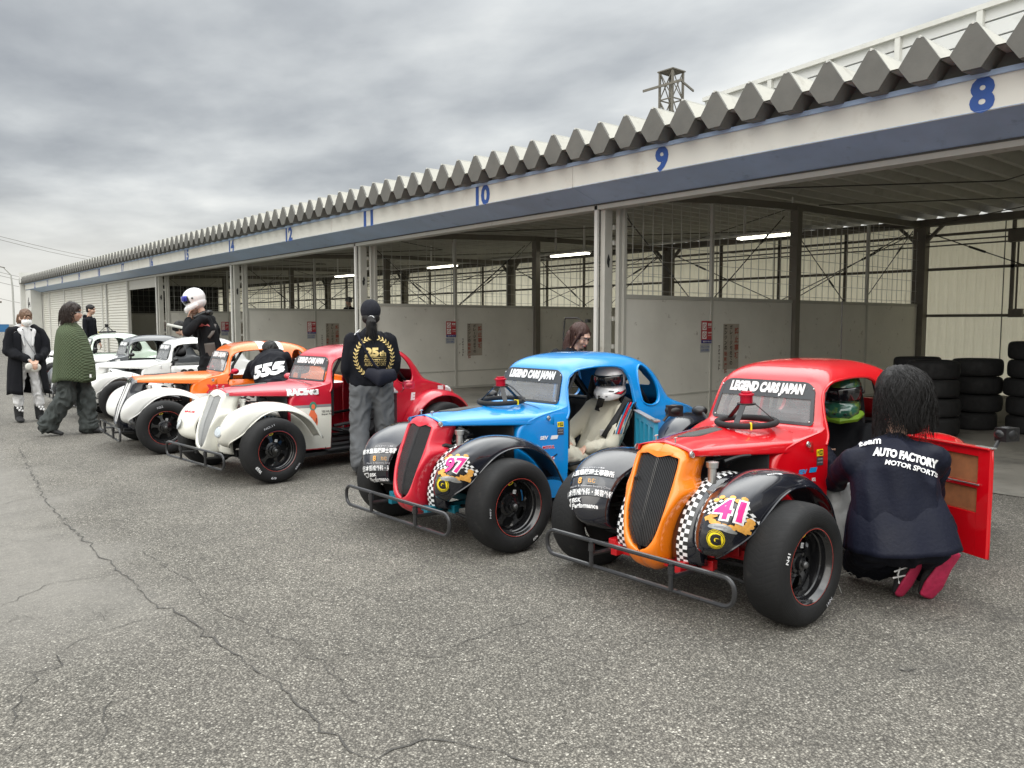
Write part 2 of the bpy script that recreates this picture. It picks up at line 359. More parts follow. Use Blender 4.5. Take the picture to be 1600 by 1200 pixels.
rm = MB(); a_ = onz(0, 522); b_ = onz(14, 533)
rm.add([(9.0, 120, .006), (9.6, 120, .006), (-2.6, 27.2, .006), (-3.0, 27.4, .006)], [(0, 1, 2, 3)])
tag(rm.build('road_marking', M_mark, ground), kind='structure')
gf = MB(); gf.add([(7.15, -4, .006), (16.2, -4, .006), (16.2, 48, .006), (7.15, 48, .006)], [(0, 1, 2, 3)])
tag(gf.build('garage_floor', M_conc), kind='structure')

# ------------------------------------------------------------------ lettering helpers
_tc = {}
def text2d(s, bold=0.0, space=1.0):
    """triangulated lettering: list of 2D points and faces, cap height about 0.73, baseline 0"""
    k = (s, bold, space)
    if k not in _tc:
        c = bpy.data.curves.new('t', 'FONT'); c.body = s; c.offset = bold; c.resolution_u = 3; c.space_character = space
        o = bpy.data.objects.new('t', c); COL.objects.link(o)
        dg = bpy.context.evaluated_depsgraph_get(); me = bpy.data.meshes.new_from_object(o.evaluated_get(dg))
        _tc[k] = ([(v.co.x, v.co.y) for v in me.vertices], [tuple(p.vertices) for p in me.polygons])
        bpy.data.objects.remove(o); bpy.data.curves.remove(c); bpy.data.meshes.remove(me)
    return _tc[k]
def fit_text(s, w, h, bold=0.03, shear=0.0, space=1.0, centre=True):
    """lettering scaled into a w x h box centred on 0,0"""
    P, Fs = text2d(s, bold, space)
    if not P: return [], []
    x0 = min(p[0] for p in P); x1 = max(p[0] for p in P); y0 = min(p[1] for p in P); y1 = max(p[1] for p in P)
    kx = w/(x1-x0); ky = h/(y1-y0)
    Q = [((p[0]-(x0+x1)/2)*kx, (p[1]-(y0+y1)/2)*ky) for p in P]
    return [(x+shear*y, y) for x, y in Q], Fs
def flat_decal(parts, o, ux, uy, name, mats, parent=None, lift=.003, thick=0):
    """parts: list of (points2d, faces, material index); laid on the plane o + a*ux + b*uy"""
    m = MB(); o = Vector(o); ux = Vector(ux).normalized(); uy = Vector(uy).normalized(); nz = ux.cross(uy)
    for k, (P, Fs, mi) in enumerate(parts):
        m.cm = mi; m.add([o+ux*a+uy*b+nz*(lift+k*.0012) for a, b in P], Fs)
    return m.build(name, mats, parent, fixn=False)
def rectp(x0, x1, y0, y1): return [(x0, y0), (x1, y0), (x1, y1), (x0, y1)], [(0, 1, 2, 3)]
def disc(r, n=28, cx=0, cy=0, ry=None): 
    ry = ry or r; return [(cx+r*math.cos(2*math.pi*i/n), cy+ry*math.sin(2*math.pi*i/n)) for i in range(n)], [tuple(range(n))]
def ringp(r0, r1, n=32, cx=0, cy=0):
    P = [(cx+r*math.cos(2*math.pi*i/n), cy+r*math.sin(2*math.pi*i/n)) for r in (r0, r1) for i in range(n)]
    return P, [(i, (i+1) % n, n+(i+1) % n, n+i) for i in range(n)]
def moved(pf, dx, dy, rot=0.0, sc_=1.0):
    P, Fs = pf; c, s = math.cos(rot), math.sin(rot)
    return [(dx+sc_*(c*x-s*y), dy+sc_*(s*x+c*y)) for x, y in P], Fs

# ------------------------------------------------------------------ garage building
XB = 17.0; BY0, BY1 = -4.5, 48.3
GB = empty('garage_building', (7.6, 0, 0), label='long cream pit garage with zigzag roof, blue and white fascia and numbered bays', cat='building')
GB.location = (0, 0, 0)
PY = [7.22, 13.72, 20.3, 26.85, 33.4]
# roof: folded plates
m = MB(); pit = .405; y = BY0; prof = []
while y < BY1:
    prof += [(y, 3.535), (y+.075, 3.535), (y+.215, 3.735), (y+.265, 3.735)]; y += pit
prof.append((y, 3.535))
m.grid([[(x, yy, z) for yy, z in prof] for x in (6.9, 9.5, 12, 14.5, 17.5)])
m.grid([[(x, yy, z-.012) for yy, z in prof] for x in (6.9, 9.5, 12, 14.5, 17.5)], flip=True)
roof = m.build('roof', M_deck, GB)
m = MB(); y = BY0
while y < BY1:       # seam ribs on the peaks
    m.box(6.88, 17.5, y+.232, y+.248, 3.735, 3.757); y += pit
m.build('roof_seams', M_steelw, GB)
M_cap = mat('roof closure', (.115, .112, .10), .6, var=.15, vscale=4, bump=.1)
m = MB(); y = BY0
while y < BY1:
    c = y+.24
    poly = [(c-.027, 3.742), (c-.168, 3.528), (c-.07, 3.39), (c+.07, 3.39), (c+.168, 3.528), (c+.027, 3.742)]
    m.prism(poly, lambda a, b: (6.885, a, b), lambda a, b: (6.915, a, b))
    low = [(c-.160, 3.515), (c-.07, 3.387), (c+.07, 3.387), (c+.160, 3.515)]
    m.prism(low, lambda a, b: (6.916, a, b), lambda a, b: (7.18, a, b+.012))
    y += pit
m.box(7.13, 7.16, BY0, BY1, 3.37, 3.525)
m.build('roof_closures', M_cap, GB)
# fascia: trim, white board, sloping blue skirt, rail underneath
m = MB(); m.cm = 1; m.box(7.075, 7.15, BY0, 48.2, 3.362, 3.405); m.cm = 0
js = [BY0]+[1.2+3.27*2*k-.4 for k in range(8)]+[48.2]
for a, b in zip(js, js[1:]):
    m.cm = 0; m.box(7.1, 7.125, a+.003, b-.003, 3.095, 3.362)
    m.cm = 1
    m.add([(7.095, a+.003, 3.10), (7.095, b-.003, 3.10), (7.6, b-.003, 2.945), (7.6, a+.003, 2.945), (7.115, a+.003, 3.12), (7.115, b-.003, 3.12), (7.61, b-.003, 2.962), (7.61, a+.003, 2.962)],
          [(0, 3, 2, 1), (4, 5, 6, 7), (0, 1, 5, 4), (3, 7, 6, 2), (0, 4, 7, 3), (1, 2, 6, 5)])
m.cm = 2; m.box(7.60, 7.78, BY0, 48, 2.875, 2.935); m.cm = 3; m.box(7.585, 7.60, BY0, 48, 2.93, 2.946)
fas = m.build('fascia', [M_fasw, M_fasb, M_steel, M_dark], GB)
for k, s in enumerate(['8', '9', '10', '11', '12', '14', '15', '16', '17', '18', '19', '20', '21', '22']):
    yc = 2.615+3.29*k-(.05 if k > 4 else 0); P, Fs = fit_text(s, .19 if len(s) == 1 else .33, .285, .045)
    # the board faces -X: text runs towards -Y
    flat_decal([(P, Fs, 0)], (7.1, yc, 3.228), (0, -1, 0), (0, 0, 1), 'bay_number', [M_num], fas, lift=.003)
# door posts
def post_group(p, kind='guide post'):
    q = MB(); q.cm = 1
    q.box(7.6, 7.64, p+.17, p+.225, 0, 2.93); q.cm = 0
    q.box(7.66, 7.80, p+.085, p+.155, 0, 2.9); q.box(7.655, 7.67, p+.14, p+.16, 0, 2.9)
    q.box(7.84, 7.92, p, p+.06, 0, 2.95); q.box(7.90, 7.93, p-.012, p, 0, 2.93)
    for z in (.5, 1.05, 1.42, 2.42, 2.62):
        q.box(7.80, 7.84, p+.06, p+.085, z, z+.06)
    q.cm = 2; q.box(7.642, 7.655, p+.158, p+.172, 0, 2.93)
    o = q.build('door_post', [M_steel, M_steelw, M_dark], GB, bevel=.003)
    h = MB(); rnd = random.Random(int(p*10))       # torn black plug
    pts = [(.028*math.cos(a)*rnd.uniform(.6, 1.2)*(1.0), .09*math.sin(a)*rnd.uniform(.75, 1.1)) for a in [i*math.pi/8 for i in range(16)]]
    h.prism(pts, lambda a, b: (7.654, p+.115-a*.0, 2.32+b) if 0 else (7.73+a, p+.083, 2.2+b), lambda a, b: (7.73+a, p+.086, 2.2+b)); h.build('torn_patch', M_matb, o)
for p in PY: post_group(p)
# partitions
def partition(p, first):
    q = MB(); q.cm = 0
    segs = [(7.93, 9.84), (9.86, 12.04), (12.22, 14.6), (14.62, 16.72)]
    for a, b in segs:
        q.cm = 0; q.box(a, b, p-.012, p+.012, .03, 1.72); q.cm = 1
        q.box(a, b, p-.022, p+.022, 1.72, 1.775); q.box(a, b, p-.02, p+.02, .36, .385); q.box(a, b, p-.02, p+.02, 0.0, .05)
    q.cm = 1
    for x in (7.94, 9.85, 14.61): q.box(x-.028, x+.028, p-.025, p+.025, 0, 3.2)
    o = q.build('partition', [M_panel, M_steel], GB, bevel=.002)
    q = MB()
    for a, b in segs:
        x = a+.18
        while x < b: q.box(x-.0035, x+.0035, p-.0035, p+.0035, 1.77, 3.22); x += .205
        for z in (1.83, 2.03, 2.24, 2.45, 2.66, 2.87, 3.06): q.box(a, b, p+.004, p+.010, z-.003, z+.003)
    q.build('wire_mesh', M_wire, o)
    q = MB()
    for a, b in (((7.865, 2.91), (9.363, 1.77)), ((9.975, 1.78), (11.81, 3.13)), ((12.33, 2.79), (13.81, 1.79)), ((12.38, 1.86), (16.28, 3.19)), ((14.64, 1.85), (16.5, 3.23))):
        q.tube([(a[0], p+.03, a[1]), (b[0], p+.03, b[1])], .008, 6)
        mx = ((a[0]*.3+b[0]*.7), (a[1]*.3+b[1]*.7)); d = Vector((b[0]-a[0], 0, b[1]-a[1])).normalized()*.12
        q.tube([(mx[0]-d.x, p+.03, mx[1]-d.z), (mx[0]+d.x, p+.03, mx[1]+d.z)], .017, 6)
    q.build('brace_rods', M_dark, o)
    # sign and painted warning
    s = MB(); sx_, sz = 9.72, 1.25
    flat_decal([(*rectp(-.125, .125, -.155, .175), 0), (*rectp(-.125, .125, -.155, -.105), 1), (*rectp(-.105, -.005, .04, .15), 2), (*rectp(-.105, -.005, -.09, .02), 2),
                (*ringp(.030, .040, 20, -.055, .095), 0), (*ringp(.030, .040, 20, -.055, -.035), 0), (*moved(rectp(-.036, .036, -.004, .004), -.055, .095, R(-45)), 0), (*moved(rectp(-.036, .036, -.004, .004), -.055, -.035, R(-45)), 0),
                (*moved(fit_text('禁煙', .085, .042, .02), .06, .12), 2), (*moved(fit_text('NO SMOKING', .085, .012, .02), .06, .08), 2), (*moved(fit_text('火気厳禁', .09, .028, .02), .06, .0), 2), (*moved(fit_text('KEEP FIRE AWAY', .09, .012, .02), .06, -.04), 2),
                (*moved(fit_text('筑波サーキット', .2, .026, .02), 0, -.13), 2)],
               (sx_, p-.026, sz), (1, 0, 0), (0, 0, 1), 'warning_sign', [M_sred, M_sblue, M_white], o, lift=.002)
    flat_decal([(*rectp(-.12, .12, -.06, .06), 0), (*moved(fit_text('ガレージ内', .2, .03, .01), 0, .02), 1), (*moved(fit_text('火気使用禁止', .2, .03, .01), 0, -.025), 1)], (9.71, p-.013, 1.02), (1, 0, 0), (0, 0, 1), 'notice_strip', [M_sgrey, M_num], o, lift=.002)
    cols = [('禁止事項', 10.49, 1.27, .125, 0), ('ガレージ付近での', 10.34, 1.33, .078, 1), ('エンジンの', 10.19, 1.33, .078, 1), ('始動厳禁', 10.19, .93, .088, 0), ('筑波サーキット', 10.015, 1.04, .055, 1)]
    parts = [(*rectp(-.17, .235, -.33, .36), 2)]; ox, oz = 10.32, 1.02
    for s_, x, z, st, mi in cols:
        for i, ch in enumerate(s_): parts.append((*moved(fit_text('|' if ch == 'ー' else ch, .012 if ch == 'ー' else st*.86, st*.82, .03), x-ox, z-oz-i*st), mi))
    flat_decal(parts, (ox, p-.013, oz), (1, 0, 0), (0, 0, 1), 'painted_warning', [M_sredp, M_sblk, M_pbrown], o, lift=.0025)
M_sred = mat('sign red', (.40, .03, .04), .5); M_sblue = mat('sign blue', (.05, .05, .22), .5); M_sgrey = mat('notice paper', (.36, .37, .38), .6)
M_sredp = mat('faded red paint', (.30, .08, .055), .7, var=.3, vscale=30); M_sblk = mat('faded black paint', (.07, .06, .05), .7, var=.4, vscale=30); M_pbrown = mat('older paint patch', (.36, .325, .27), .65, var=.12, vscale=9)
for i, p in enumerate(PY): partition(p, i == 0)
# columns inside, beams, back frame
for p in PY+[PY[0]-6.55]:
    m = MB(); m.box(12.06, 12.2, p-.07, p+.07, 0, 3.3); m.build('inner_column', M_girt, GB, bevel=.004)
    m = MB(); m.box(16.74, 16.94, p-.12, p+.12, 0, 3.4)
    for s in (-1, 1): m.beam((16.80, p+s*.10, 3.02), (16.80, p+s*.45, 3.36), .09, .05)
    m.build('rear_column', M_girt, GB)
    m = MB()
    for a, b in (((7.9, 3.05), (9.85, 3.20)), ((9.85, 3.20), (12.1, 3.30)), ((12.1, 3.30), (16.9, 3.36))): m.beam((a[0], p, a[1]), (b[0], p, b[1]), .09, .11)
    m.build('cross_beam', M_girt, GB)
m = MB(); m.box(16.70, 16.9, BY0, BY1, 3.32, 3.46)
for z, h in ((1.51, .055), (2.44, .055), (3.12, .05)): m.box(16.90, 16.95, BY0, BY1, z, z+h)
for p in [PY[0]-6.55]+PY:
    for dy in (1.64, 3.27, 4.9):
        m.box(16.90, 16.955, p+dy-.03, p+dy+.03, (0 if dy == 3.27 else 1.53), 3.35)
for z in (2.93, 3.02): m.tube([(16.86, BY0, z), (16.86, BY1, z)], .016, 6)
m.box(16.7, 16.85, 5.33, 5.6, 2.9, 3.12); m.tube([(16.84, 5.46, 2.9), (16.84, 5.46, 1.62)], .018, 6); m.box(16.76, 16.86, 5.33, 5.56, 1.5, 1.66)
m.build('wall_girts', M_girt, GB)
m = MB()
for p in [PY[0]-6.55]+PY[:4]:
    for s in (1, -1):
        a, b = (16.78, p+s*.15, 3.2), (16.84, p+s*3.2, 1.9); m.tube([a, b], .011, 6)
        c = Vector(a).lerp(Vector(b), .3); d = (Vector(b)-Vector(a)).normalized()*.16; m.tube([c-d, c+d], .024, 6)
    m.tube([(8.2, p+.3, 3.1), (11.9, p+3.4, 3.28)], .009, 5); m.tube([(8.2, p+6.2, 3.1), (11.9, p+3.4, 3.28)], .009, 5)
    m.tube([(12.2, p+.2, 3.3), (16.6, p+6.2, 3.34)], .009, 5); m.tube([(12.2, p+6.2, 3.3), (16.6, p+.2, 3.34)], .009, 5)
m.build('roof_brace_rods', M_dark, GB)
# back wall: corrugated translucent sheet
def back_mat():
    mm = mat('translucent wall', (.74, .69, .52), .55, var=.07, vscale=.9, dirt=((.42, .38, .29), 1.3, .5, .35)); t = mm.node_tree; b = t.nodes['Principled BSDF']; o = t.nodes['Material Output']
    tl = t.nodes.new('ShaderNodeBsdfTranslucent'); tl.inputs[0].default_value = (.98, .93, .74, 1)
    mx = t.nodes.new('ShaderNodeMixShader'); mx.inputs[0].default_value = .62; t.links.new(b.outputs[0], mx.inputs[1]); t.links.new(tl.outputs[0], mx.inputs[2]); t.links.new(mx.outputs[0], o.inputs[0]); return mm
m = MB(); row = []; y = BY0; k = 0
while y < BY1: row.append((y, (0, .018, .018, 0)[k % 4])); y += (.03, .05, .03, .06)[k % 4]; k += 1
m.grid([[(XB+dx, yy, z) for yy, dx in row] for z in (0, 3.45)])
m.build('rear_wall', back_mat(), GB)
m = MB(); y = BY0+.4
while y < BY1: m.box(16.985, 16.998, y-.008, y+.008, 0, 3.4); y += 1.64
m.build('wall_battens', M_girt, GB)
for y0, y1 in ((7.41, 8.59), (12.45, 13.6), (17.4, 18.68), (23.0, 24.2), (1.0, 2.2)):
    q = MB(); q.box(12.42, 12.62, y0-.03, y1+.03, 2.94, 2.98); q.box(12.5, 12.54, y0+.1, y0+.13, 2.97, 3.54); q.box(12.5, 12.54, y1-.13, y1-.1, 2.97, 3.54); lf = q.build('light_fitting', M_steelw, GB)
    q = MB(); q.tube([(12.47, y0, 2.915), (12.47, y1, 2.915)], .017, 8); q.tube([(12.57, y0, 2.915), (12.57, y1, 2.915)], .017, 8); q.build('light_tube', M_light, lf, smooth=True)
# closed shutters at the far end, dark bay next to them, end wall
for a, b in ((30.65, 34.28), (34.34, 37.85), (37.95, 41.4), (41.5, 44.95), (45.05, 46.7)):
    q = MB(); rows = []; z = .02; k = 0
    while z < 2.9: rows.append([(7.66+(0, .028)[k % 2], a, z), (7.66+(0, .028)[k % 2], b, z)]); z += (.085, .018)[k % 2]; k += 1
    q.grid(rows); sh = q.build('roller_shutter', M_shut, GB)
    q = MB(); q.box(7.62, 7.70, b, b+.07, 0, 2.93); q.build('shutter_rail', M_steelw, sh)
m = MB(); m.box(7.62, 7.72, 30.5, 30.63, 0, 2.93); m.box(7.68, 7.71, 27.3, 30.5, 2.55, 2.9); m.build('door_frame', M_steel, GB)
m = MB(); m.box(6.9, 17.3, 48.3, 48.5, 0, 3.98); m.box(6.88, 7.5, 47.9, 48.3, 3.45, 3.98); m.box(7.12, 7.6, 46.78, 48.3, 0, 3.06); m.build('end_wall', M_steelw, GB)
m = MB(); m.box(8, 17, 47.9, 48.0, 0, 3.5); m.build('end_shade_sheet', M_matb, GB)  # black sheet added before the end wall, standing in for its unlit shade
m = MB(); m.ball((7.118, 47.55, 2.35), (.006, .14, .22)); m.ball((7.118, 47.42, 2.6), (.006, .09, .09)); m.tube([(7.118, 47.3, 2.3), (7.118, 47.1, 2.45), (7.118, 47.05, 2.2)], .02, 5); m.build('torn_patch', M_matb, GB)
m = MB(); m.box(7.3, XB, BY0-.1, BY0, 0, 3.4); m.build('side_wall', M_panel, GB)

# ------------------------------------------------------------------ grandstand back wall, gantry, far left
M_stand = mat('grandstand cladding', (.62, .63, .62), .5, bump=.05, var=.05, vscale=.4, dirt=((.42, .42, .4), .8, .55, .3))
st = empty('grandstand', (20, 7, 0), label='tall white clad grandstand wall rising behind the zigzag roof at top right', cat='grandstand'); st.location = (0, 0, 0)
A = Vector((20, 7.187, 0)); dr = Vector((.151, .989, 0)); nr = Vector((.989, -.151, 0))
m = MB(); 
for k in range(15):
    z0 = 3.0+.37*k; m.obox(A+dr*(-3)+nr*.1+Vector((0, 0, z0+.17)), dr, nr, (0, 0, 1), 12, .05, .165)
m.obox(A+dr*(-3)+nr*.22+Vector((0, 0, 5.5)), dr, nr, (0, 0, 1), 12, .04, 3.0)
m.build('cladding', M_stand, st)
m = MB(); m.obox(A+dr*(-3)+nr*.05+Vector((0, 0, 8.5)), dr, nr, (0, 0, 1), 12, .12, .06)
for s in range(-12, 10, 2): m.obox(A+dr*(s+.3)+nr*.0+Vector((0, 0, 5.5)), dr, nr, (0, 0, 1), .07, .06, 3.0)
m.build('ribs', M_steelw, st)
gt = MB(); c = Vector((40, 32.6, 0)); hw = .5
for i in (-1, 1):
    for j in (-1, 1): gt.box(c.x+i*hw-.06, c.x+i*hw+.06, c.y+j*hw-.06, c.y+j*hw+.06, 0, 16.9)
for k in range(10):
    z = 16.9-k*1.7
    for a, b in (((-1, -1), (1, -1)), ((1, -1), (1, 1)), ((1, 1), (-1, 1)), ((-1, 1), (-1, -1))):
        p0 = (c.x+a[0]*hw, c.y+a[1]*hw, z); p1 = (c.x+b[0]*hw, c.y+b[1]*hw, z); q1 = (p1[0], p1[1], z-1.7); q0 = (p0[0], p0[1], z-1.7)
        if z > 1.8: gt.beam(p0, q1, .045, .045); gt.beam(q0, p1, .045, .045)
        gt.beam(p0, p1, .06, .07)
gt.beam((39.2, 34.2, 15.95), (39.3, 31.2, 16.0), .08, .14); gt.beam((39.3, 31.3, 15.98), (41.3, 31.9, 15.85), .08, .12); gt.box(39.38, 40.62, 31.98, 33.22, 16.88, 16.95)
tag(gt.build('lattice_tower', M_girt), 'dark steel lattice tower top standing behind the zigzag roof', 'tower')
# far left: low grey building, fence with a blue band, lamp, power poles with lines, hedge line
m = MB(); m.box(-6, 26.5, 216, 232, 0, 5.9); w = m.build('wall', mat('grey shed wall', (.27, .275, .28), .7, var=.08, vscale=.1)); 
sh = empty('distant_shed', (0, 0, 0), label='low grey building on the horizon at the far left edge', cat='building'); w.parent = sh
m = MB(); m.box(-7, 27, 215.5, 233, 5.9, 6.3); m.build('roof', M_girt, sh)
m = MB()
for i in range(9): m.box(-4+3.4*i, -2.6+3.4*i, 215.9, 216, 2.4, 3.9)
m.build('window', M_dark, sh)
m = MB(); m.box(-12, 18.3, 140, 140.15, .35, 1.15); m.box(-12, 18.3, 139.9, 140, 0, .36)
tag(m.build('track_barrier', mat('blue barrier', (.03, .13, .28), .5, var=.2, vscale=1)), 'long blue barrier across the far left background', 'barrier')
gr = MB(); gr.box(-60, 17.5, 141, 214, .0, .02); tag(gr.build('grass_verge', mat('dry grass', (.16, .14, .07), .9, var=.3, vscale=.5, bump=.3, bscale=3)), kind='structure')
lp = MB(); lp.tube([(13.3, 98, 0), (13.3, 98, 5.2), (13.2, 98, 6.4), (12.6, 98, 7.1)], [.11, .09, .07, .05], 8); lpo = lp.build('pole', M_wire)
lr = empty('street_lamp', (0, 0, 0), label='tall curved grey lamp pole by the far left horizon', cat='street lamp'); lpo.parent = lr
lp = MB(); lp.beam((12.7, 98, 7.1), (12.2, 98, 7.2), .2, .08); lp.build('lamp_head', M_girt, lr)
wl = MB()
for (xa, ya, xb, yb) in ((0, 366, 190, 402), (0, 371, 170, 403), (0, 420, 40, 424), (0, 426, 40, 428), (0, 462, 38, 463), (0, 436, 30, 437)):
    a = CP+ray(xa-60, ya-12).normalized()*90; b = CP+ray(xb+80, yb+14).normalized()*150
    P = [a.lerp(b, i/10)-Vector((0, 0, .8*math.sin(math.pi*i/10))) for i in range(11)]; wl.tube(P, .022, 4)
tag(wl.build('power_lines', M_girt), 'thin overhead power lines crossing the sky at far left', 'power lines')

# ------------------------------------------------------------------ cars: coupe bodied open wheel racers (u forward, v left, z up)
def wrap_decal(parts, o, ux, uy, bvh, name, mats, parent, lift=.0025, ml=.02, planar=False):
    o = Vector(o); ux = Vector(ux).normalized(); uy = Vector(uy); uy = (uy-ux*uy.dot(ux)).normalized(); n = ux.cross(uy)
    V = []; FF = []; MI = []; k = 0; last = None
    for (P, Fs, mi) in parts:
        k += (last is not None and mi != last); last = mi; bm = bmesh.new(); vs_ = [bm.verts.new((a, b, 0)) for a, b in P]
        for f in Fs:
            try: bm.faces.new([vs_[i] for i in f])
            except Exception: pass
        bmesh.ops.triangulate(bm, faces=bm.faces)
        for _ in range(5):
            es = [e for e in bm.edges if e.calc_length() > ml]
            if not es: break
            bmesh.ops.subdivide_edges(bm, edges=es, cuts=1); bmesh.ops.triangulate(bm, faces=bm.faces)
        idx = {}
        for v in bm.verts:
            p = o+ux*v.co.x+uy*v.co.y+n*.35; h = bvh.ray_cast(p, -n, .7)
            if h[0] is None: continue
            nn_ = h[1] if h[1].dot(n) > 0 else -h[1]
            idx[v] = len(V); V.append(tuple(h[0]+(n if planar else nn_)*(lift+min(k*.0010, .012))))
        for f in bm.faces:
            if all(v in idx for v in f.verts): FF.append([idx[v] for v in f.verts]); MI.append(mi)
        bm.free()
    m = MB(); m.v = V; m.f = FF; m.m = MI
    return m.build(name, mats, parent, fixn=False)
def bvh_of(*mbs):
    V = []; FF = []
    for m in mbs: b = len(V); V += m.v; FF += [[b+i for i in f] for f in m.f]
    return BVHTree.FromPolygons(V, FF)
def bvh_obj(o):
    return BVHTree.FromPolygons([v.co.copy() for v in o.data.vertices], [tuple(p.vertices) for p in o.data.polygons])

PLAN = [(.30, .28), (.35, .295), (.5, .345), (.74, .398), (1.0, .433), (1.3, .452), (1.5, .456), (1.8, .45), (2.0, .43), (2.2, .38), (2.4, .29), (2.55, .17), (2.62, .1)]
def plan(u): return smooth_tab(PLAN, -u)
LV = [(.19, -.35, -2.33, .94, .02, .12), (.32, -.35, -2.45, .98, .02, .14), (.46, -.35, -2.50, 1.0, .02, .15), (.58, -.352, -2.48, 1.0, .02, .15), (.655, -.36, -2.41, 1.0, .03, .15),
      (.705, -.38, -2.30, .995, .04, .14), (.742, -.42, -2.17, .985, .05, .13), (.772, -.50, -2.05, .97, .06, .14), (.795, -.60, -1.985, .955, .07, .15), (.815, -.69, -1.95, .94, .08, .16),
      (.855, -.727, -1.92, .92, .09, .17), (.94, -.757, -1.875, .88, .09, .18), (1.015, -.782, -1.825, .835, .095, .19), (1.065, -.805, -1.78, .79, .10, .20), (1.10, -.835, -1.735, .735, .11, .20),
      (1.13, -.885, -1.675, .655, .12, .20), (1.152, -.955, -1.60, .55, .12, .18), (1.168, -1.04, -1.51, .42, .12, .14), (1.176, -1.13, -1.41, .27, .08, .09), (1.179, -1.2, -1.34, .12, .03, .03)]
def ring(l):
    z, uf, ur, w, rf, rr = l; P = []; vf = w*plan(uf-rf); vr = w*plan(ur+rr); rv = min(rf, vf*.9); rvr = min(rr, vr*.9)
    for i in range(5): P.append((uf, (vf-rv)*i/5))
    for i in range(6): a = math.pi/2*i/6; P.append((uf-rf+rf*math.cos(a), vf-rv+rv*math.sin(a)))
    u1, u2 = uf-rf, ur+rr
    for i in range(31): u = u1+(u2-u1)*i/30; P.append((u, w*plan(u)))
    for i in range(1, 8): a = math.pi/2*i/7; P.append((ur+rr-rr*math.sin(a), vr-rvr+rvr*math.cos(a)))
    for i in range(1, 5): P.append((ur, (vr-rvr)*(1-i/5)))
    P.append((ur, 0))
    full = P+[(u, -v) for u, v in reversed(P[1:-1])]
    return [(u, v, z) for u, v in full]
def body_mb():
    m = MB(); rows = []; k = len(LV)
    for i in range((k-1)*2+1): rows.append(ring(crom(LV, i/2)))
    n = len(rows[0])
    for r in rows: m.v += r
    for i in range(len(rows)-1):
        for j in range(n): m.face((i*n+j, i*n+(j+1) % n, (i+1)*n+(j+1) % n, (i+1)*n+j))
    b = (len(rows)-1)*n; cidx = len(m.v); m.v.append((-1.27, 0, 1.1795))
    for j in range(n): m.face((b+j, b+(j+1) % n, cidx))
    return m
SIDE = [(-.745, .14), (-.745, .742), (-.772, .79), (-.782, .87), (-.797, .95), (-.822, 1.01), (-.868, 1.047), (-.94, 1.066), (-1.13, 1.078), (-1.30, 1.072), (-1.365, 1.05), (-1.40, 1.0), (-1.418, .92), (-1.425, .80), (-1.445, .76), (-1.445, .14)]
QW = [(-1.507, .86), (-1.503, .96), (-1.52, 1.035), (-1.565, 1.072), (-1.615, 1.062), (-1.665, 1.01), (-1.71, .935), (-1.725, .86), (-1.705, .805), (-1.65, .782), (-1.58, .782), (-1.525, .805)]
def smooth_poly(P, k=4):
    n = len(P); out = []
    for i in range(n):
        for j in range(k):
            t = j/k; p0, p1, p2, p3 = P[i-1], P[i], P[(i+1) % n], P[(i+2) % n]
            out.append(tuple(.5*(2*b+(-a+c)*t+(2*a-5*b+4*c-d)*t*t+(-a+3*b-3*c+d)*t**3) for a, b, c, d in zip(p0, p1, p2, p3)))
    return out
def wsh_outline(hb, ht, zb, zt, r=.07, rb=.02):
    P = []
    for cx_, cz, rr, a0 in ((hb-rb, zb+rb, rb, -90), (ht-r, zt-r, r, 0), (-(ht-r), zt-r, r, 90), (-(hb-rb), zb+rb, rb, 180)):
        for i in range(6): a = R(a0+90*i/5); P.append((cx_+rr*math.cos(a), cz+rr*math.sin(a)))
    return P
QWS = smooth_poly(QW, 3)
def make_body_mesh():
    m = body_mb(); o = m.build('body', [M_white], None, smooth=True)
    md = o.modifiers.new('s', 'SOLIDIFY'); md.thickness = .016; md.offset = -1
    cut = []
    for poly in (SIDE, QWS):
        c = MB(); c.prism(poly, lambda a, b: (a, .8, b), lambda a, b: (a, -.8, b)); cut.append(c.build('c', [M_white]))
    c = MB(); c.prism(wsh_outline(.318, .298, .838, 1.062), lambda a, b: (-.5, a, b), lambda a, b: (-.98, a, b)); cut.append(c.build('c', [M_white]))
    c = MB(); c.prism(wsh_outline(.22, .18, .90, 1.04, .05, .03), lambda a, b: (-2.2, a, b), lambda a, b: (-1.65, a, b)); cut.append(c.build('c', [M_white]))
    for c in cut:
        bm_ = o.modifiers.new('b', 'BOOLEAN'); bm_.operation = 'DIFFERENCE'; bm_.solver = 'EXACT'; bm_.object = c
    bake(o)
    for c in cut: me = c.data; bpy.data.objects.remove(c); bpy.data.meshes.remove(me)
    for p in o.data.polygons: p.use_smooth = True
    o.data.set_sharp_from_angle(angle=R(38)); me = o.data; bpy.data.objects.remove(o); return me
BODY_ME = make_body_mesh(); BODY_BVH = bvh_of(body_mb())
def side_v(u, z):
    h = BODY_BVH.ray_cast(Vector((u, 1.2, z)), Vector((0, -1, 0))); return h[0].y if h[0] else .45

